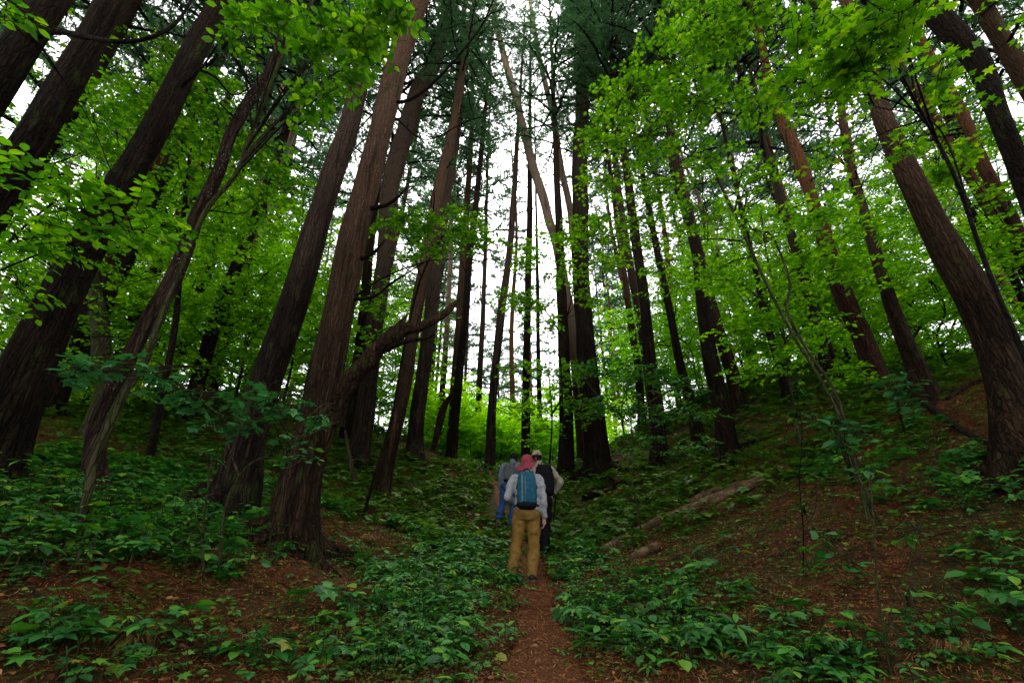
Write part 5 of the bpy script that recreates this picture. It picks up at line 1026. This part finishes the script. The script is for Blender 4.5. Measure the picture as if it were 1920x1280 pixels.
def backpack(label, root_loc, rz, scl, c, wdt, dep, hgt, m1, bottom=None, lean=.12, stripe=None, handle=True, group='backpacks worn by the hikers'):
    """c = centre of the pack against the back, in the wearer's own frame"""
    r_ = empty('backpack', root_loc, rz); r_.scale = (scl,) * 3; tag(r_, label, 'backpack', group); c = np.array(c, float)
    b = Buf(); z0 = c[2] - hgt / 2; sh = lambda f: c[1] + (f - .5) * hgt * lean
    rings(b, [(c[0], sh(0) + .02, z0 + .00, wdt * .38, dep * .34), (c[0], sh(.08), z0 + hgt * .08, wdt * .49, dep * .52), (c[0], sh(.35) - .01, z0 + hgt * .35, wdt * .52, dep * .60), (c[0], sh(.65), z0 + hgt * .65, wdt * .50, dep * .54), (c[0], sh(.88), z0 + hgt * .88, wdt * .45, dep * .45), (c[0], sh(1) + .01, z0 + hgt, wdt * .34, dep * .30)], 28)
    remesh(b, 'pack_body', [M[m1]], .010, 2, fold=.014, parent=r_, fs=10)
    if bottom:
        b = Buf(); rings(b, [(c[0], sh(0) + .02, z0 - .035, wdt * .36, dep * .36), (c[0], sh(.06), z0 + .0, wdt * .50, dep * .56), (c[0], sh(.1), z0 + hgt * .10, wdt * .515, dep * .58), (c[0], sh(.16), z0 + hgt * .15, wdt * .49, dep * .50)], 28); remesh(b, 'pack_base', [M[bottom]], .010, 2, fold=.008, parent=r_)
    yb = lambda f: sh(f) - dep * (.56 if f < .7 else .50)
    def strap(name, pts, rad, m_, n=8): bb = Buf(); tube(bb, spline(np.array(pts), 14), rad, n, 0, ell=(1, .45)); return child(name, bb.mesh(name, [M[m_]]), r_)
    if stripe:
        for dx in (-.055, -.018):
            strap('zip_strip', [(c[0] + wdt * dx * 4.2, yb(.95) + .035, z0 + hgt * .95), (c[0] + wdt * dx * 4.4, yb(.7) - .018, z0 + hgt * .7), (c[0] + wdt * dx * 4.5, yb(.4) - .020, z0 + hgt * .4), (c[0] + wdt * dx * 4.4, yb(.15) - .005, z0 + hgt * .15)], .012 if dx < -.03 else .006, stripe)
    for s in (-1, 1):
        strap('side_strap', [(c[0] + s * wdt * .47, sh(.62) - dep * .3, z0 + hgt * .62), (c[0] + s * wdt * .53, sh(.55) - dep * .1, z0 + hgt * .52), (c[0] + s * wdt * .50, sh(.5) + dep * .3, z0 + hgt * .5)], .008, 'pack_dark')
        strap('shoulder_strap', [(c[0] + s * wdt * .26, sh(1) + dep * .1, z0 + hgt * .93), (c[0] + s * wdt * .30, sh(1) + dep * .45, z0 + hgt * 1.05), (c[0] + s * wdt * .34, sh(1) + dep * 1.15, z0 + hgt * .98), (c[0] + s * wdt * .40, sh(.7) + dep * 1.7, z0 + hgt * .72), (c[0] + s * wdt * .52, sh(.4) + dep * 1.1, z0 + hgt * .42), (c[0] + s * wdt * .5, sh(.3) + dep * .45, z0 + hgt * .3)], .018, 'pack_dark')
    strap('hip_belt', [(c[0] - wdt * .5, sh(.05) + dep * .2, z0 + .03), (c[0] - wdt * .62, sh(.05) + dep * .8, z0 + .01), (c[0] - wdt * .4, sh(.05) + dep * 1.75, z0), (c[0] + wdt * .4, sh(.05) + dep * 1.75, z0), (c[0] + wdt * .62, sh(.05) + dep * .8, z0 + .01), (c[0] + wdt * .5, sh(.05) + dep * .2, z0 + .03)], .018, 'pack_dark')
    if handle: strap('grab_handle', [(c[0] - wdt * .22, sh(1) - .03, z0 + hgt * .93), (c[0] - wdt * .15, sh(1) - .035, z0 + hgt * 1.04), (c[0], sh(1) - .03, z0 + hgt * 1.085), (c[0] + wdt * .15, sh(1) - .035, z0 + hgt * 1.04), (c[0] + wdt * .22, sh(1) - .03, z0 + hgt * .93)], .008, 'pack_dark')
    return r_

# hiker in front (nearest to the viewer): pink hat, mustard trousers
def foot_pt(px, py): return hit(px, py)
f1 = foot_pt(990, 1092); L1 = (float(f1[0]), float(f1[1]), gz(f1[0], f1[1]))
J1 = dict(pelvis=(0, .02, .93), chest=(-.005, .07, 1.20), neck=(0, .10, 1.40), head=(.015, .13, 1.52),
          sh_l=(-.175, .08, 1.33), el_l=(-.275, -.02, 1.07), wr_l=(-.17, .20, 1.02), hd_l=(.5, .9, .1), hu_l=(-.6, 0, .8),
          sh_r=(.175, .08, 1.33), el_r=(.225, .03, 1.05), wr_r=(.235, .07, .82), hd_r=(.05, .2, -1), hu_r=(1, -.2, 0),
          hip_l=(-.085, .02, .88), kn_l=(-.145, .06, .48), an_l=(-.215, .06, .11), ft_l=(-.24, .22, .07),
          hip_r=(.085, .02, .88), kn_r=(.085, .05, .47), an_r=(.055, -.03, .10), ft_r=(.075, .14, .06))
p1 = person('person in pink bucket hat, light grey shirt and mustard trousers, nearest on the path', L1, 0, J1, 1.0, 'shirt_grey', 'pants_mustard', None, 'bucket')
hat(p1, np.array(J1['head']) + [0, -.01, .045], 'hat_pink', brim=.185, tilt=(R(15), R(-8)), fold=.055, drop=.075)
backpack('large blue backpack with a black base worn by the person in the pink hat', L1, 0, 1.0, (-.005, -.125, 1.165), .27, .165, .47, 'pack_blue', 'pack_dark', stripe='pack_light')
# hiker on the left, furthest: black hair, jeans
f2 = foot_pt(954, 992); L2 = (float(f2[0]), float(f2[1]), gz(f2[0], f2[1]))
J2 = dict(pelvis=(.01, .0, .95), chest=(.04, .10, 1.22), neck=(.07, .17, 1.42), head=(.10, .22, 1.54),
          sh_l=(-.13, .12, 1.36), el_l=(-.20, .02, 1.10), wr_l=(-.21, .10, .86), hd_l=(0, .3, -1), hu_l=(-1, 0, 0),
          sh_r=(.22, .14, 1.36), el_r=(.29, .10, 1.10), wr_r=(.25, .28, .95), hd_r=(0, .8, -.4), hu_r=(1, 0, .3),
          hip_l=(-.07, .0, .90), kn_l=(-.15, .02, .50), an_l=(-.20, -.22, .24), ft_l=(-.20, -.14, .08),
          hip_r=(.09, .0, .90), kn_r=(.08, .16, .49), an_r=(.03, .02, .10), ft_r=(.04, .19, .06))
p2 = person('person with black hair, grey-blue shirt and blue jeans, furthest up the path', L2, R(-6), J2, 1.0, 'shirt_denim', 'jeans', 'nape', None)
backpack('small grey backpack with a dark hose worn by the person in jeans', L2, R(-6), 1.0, (.03, -.06, 1.18), .27, .13, .40, 'pack_grey', 'pack_dark', lean=.25, handle=False)
# hiker behind the pink hat: cream shirt, black pack
f3 = foot_pt(1022, 1044); L3 = (float(f3[0]), float(f3[1]), gz(f3[0], f3[1]))
J3 = dict(pelvis=(-.02, .0, .96), chest=(-.03, .06, 1.25), neck=(-.06, .10, 1.46), head=(-.09, .14, 1.60),
          sh_l=(-.22, .07, 1.40), el_l=(-.30, -.02, 1.14), wr_l=(-.22, .18, 1.05), hd_l=(.5, .9, .1), hu_l=(-.6, 0, .8),
          sh_r=(.15, .07, 1.40), el_r=(.30, -.02, 1.18), wr_r=(.20, .06, 1.02), hd_r=(-.7, .4, -.5), hu_r=(.4, -.6, .6),
          hip_l=(-.10, .0, .90), kn_l=(-.12, .20, .55), an_l=(-.12, .10, .20), ft_l=(-.12, .26, .20),
          hip_r=(.06, .0, .90), kn_r=(.03, .06, .48), an_r=(.0, -.03, .10), ft_r=(.01, .14, .06))
p3 = person('person in beige cap, cream shirt and black trousers, hand on hip, behind pink hat', L3, 0, J3, 1.0, 'shirt_cream', 'black_cloth', None, 'cap')
hat(p3, np.array(J3['head']) + [0, 0, .05], 'hat_beige', crown=(.092, .108, .095), brim=.115, tilt=(R(-5), 0), fold=0, drop=.01)
backpack('black backpack worn by the person in the cream shirt', L3, 0, 1.0, (.02, -.11, 1.20), .31, .17, .52, 'black_cloth', None)

# ---------------------------------------------------------------- say which background tree is which, by the traced trunks it stands between
LAND = [(0, 'left frame edge'), (60, 'huge left trunk'), (255, 'lichen-flecked tree'), (525, 'thick brown trunk'), (625, 'broken-branch trunk'), (775, 'narrow twin trunks'), (866, 'gap edge trunk'), (934, 'pale gap trunk'), (989, 'trunk above hikers'),
        (1097, 'central black trunk'), (1220, 'pale-faced trunk'), (1330, 'forked black pair'), (1458, 'lone skyline trunk'), (1620, 'reddish slope trunk'), (1690, 'swollen-foot trunk'), (1870, 'biggest right trunk'), (1921, 'right frame edge')]
ORD = ['first', 'second', 'third', 'fourth', 'fifth', 'sixth', 'seventh', 'eighth', 'ninth', 'tenth', 'eleventh', 'twelfth', 'thirteenth', 'fourteenth', 'fifteenth']
DESC = {'leafy trees beyond the crest': 'lime-green young tree', 'green understory trees deep in the left wood': 'leafy understory tree', 'green understory trees deep in the right wood': 'leafy understory tree',
        'bushes along the right skyline': 'low leafy bush', 'bushes along the left skyline': 'low leafy bush', 'far pines of the left wood': 'far slim pine', 'distant pines beyond the crest': 'far slim pine', 'far pines of the right wood': 'far slim pine'}
bins = {}
for o in list(COL.objects):
    g = o.get('group')
    if g in DESC:
        q = proj((o.location.x, o.location.y, o.location.z + 2.0))[0]
        k = max([i for i, (a, _) in enumerate(LAND) if a <= q], default=-1)
        bins.setdefault((DESC[g], k), []).append((q, o))
for (d, k), lst in bins.items():
    lst.sort(key=lambda e: e[0])
    for i, (q, o) in enumerate(lst):
        if k < 0: o['label'] = f'{d}, {ORD[len(lst) - 1 - i]} outward beyond the left frame edge'
        elif k >= len(LAND) - 1: o['label'] = f'{d}, {ORD[i]} outward beyond the right frame edge'
        else: o['label'] = f'{d}, {ORD[i]} from left between the {LAND[k][1]} and the {LAND[k + 1][1]}'
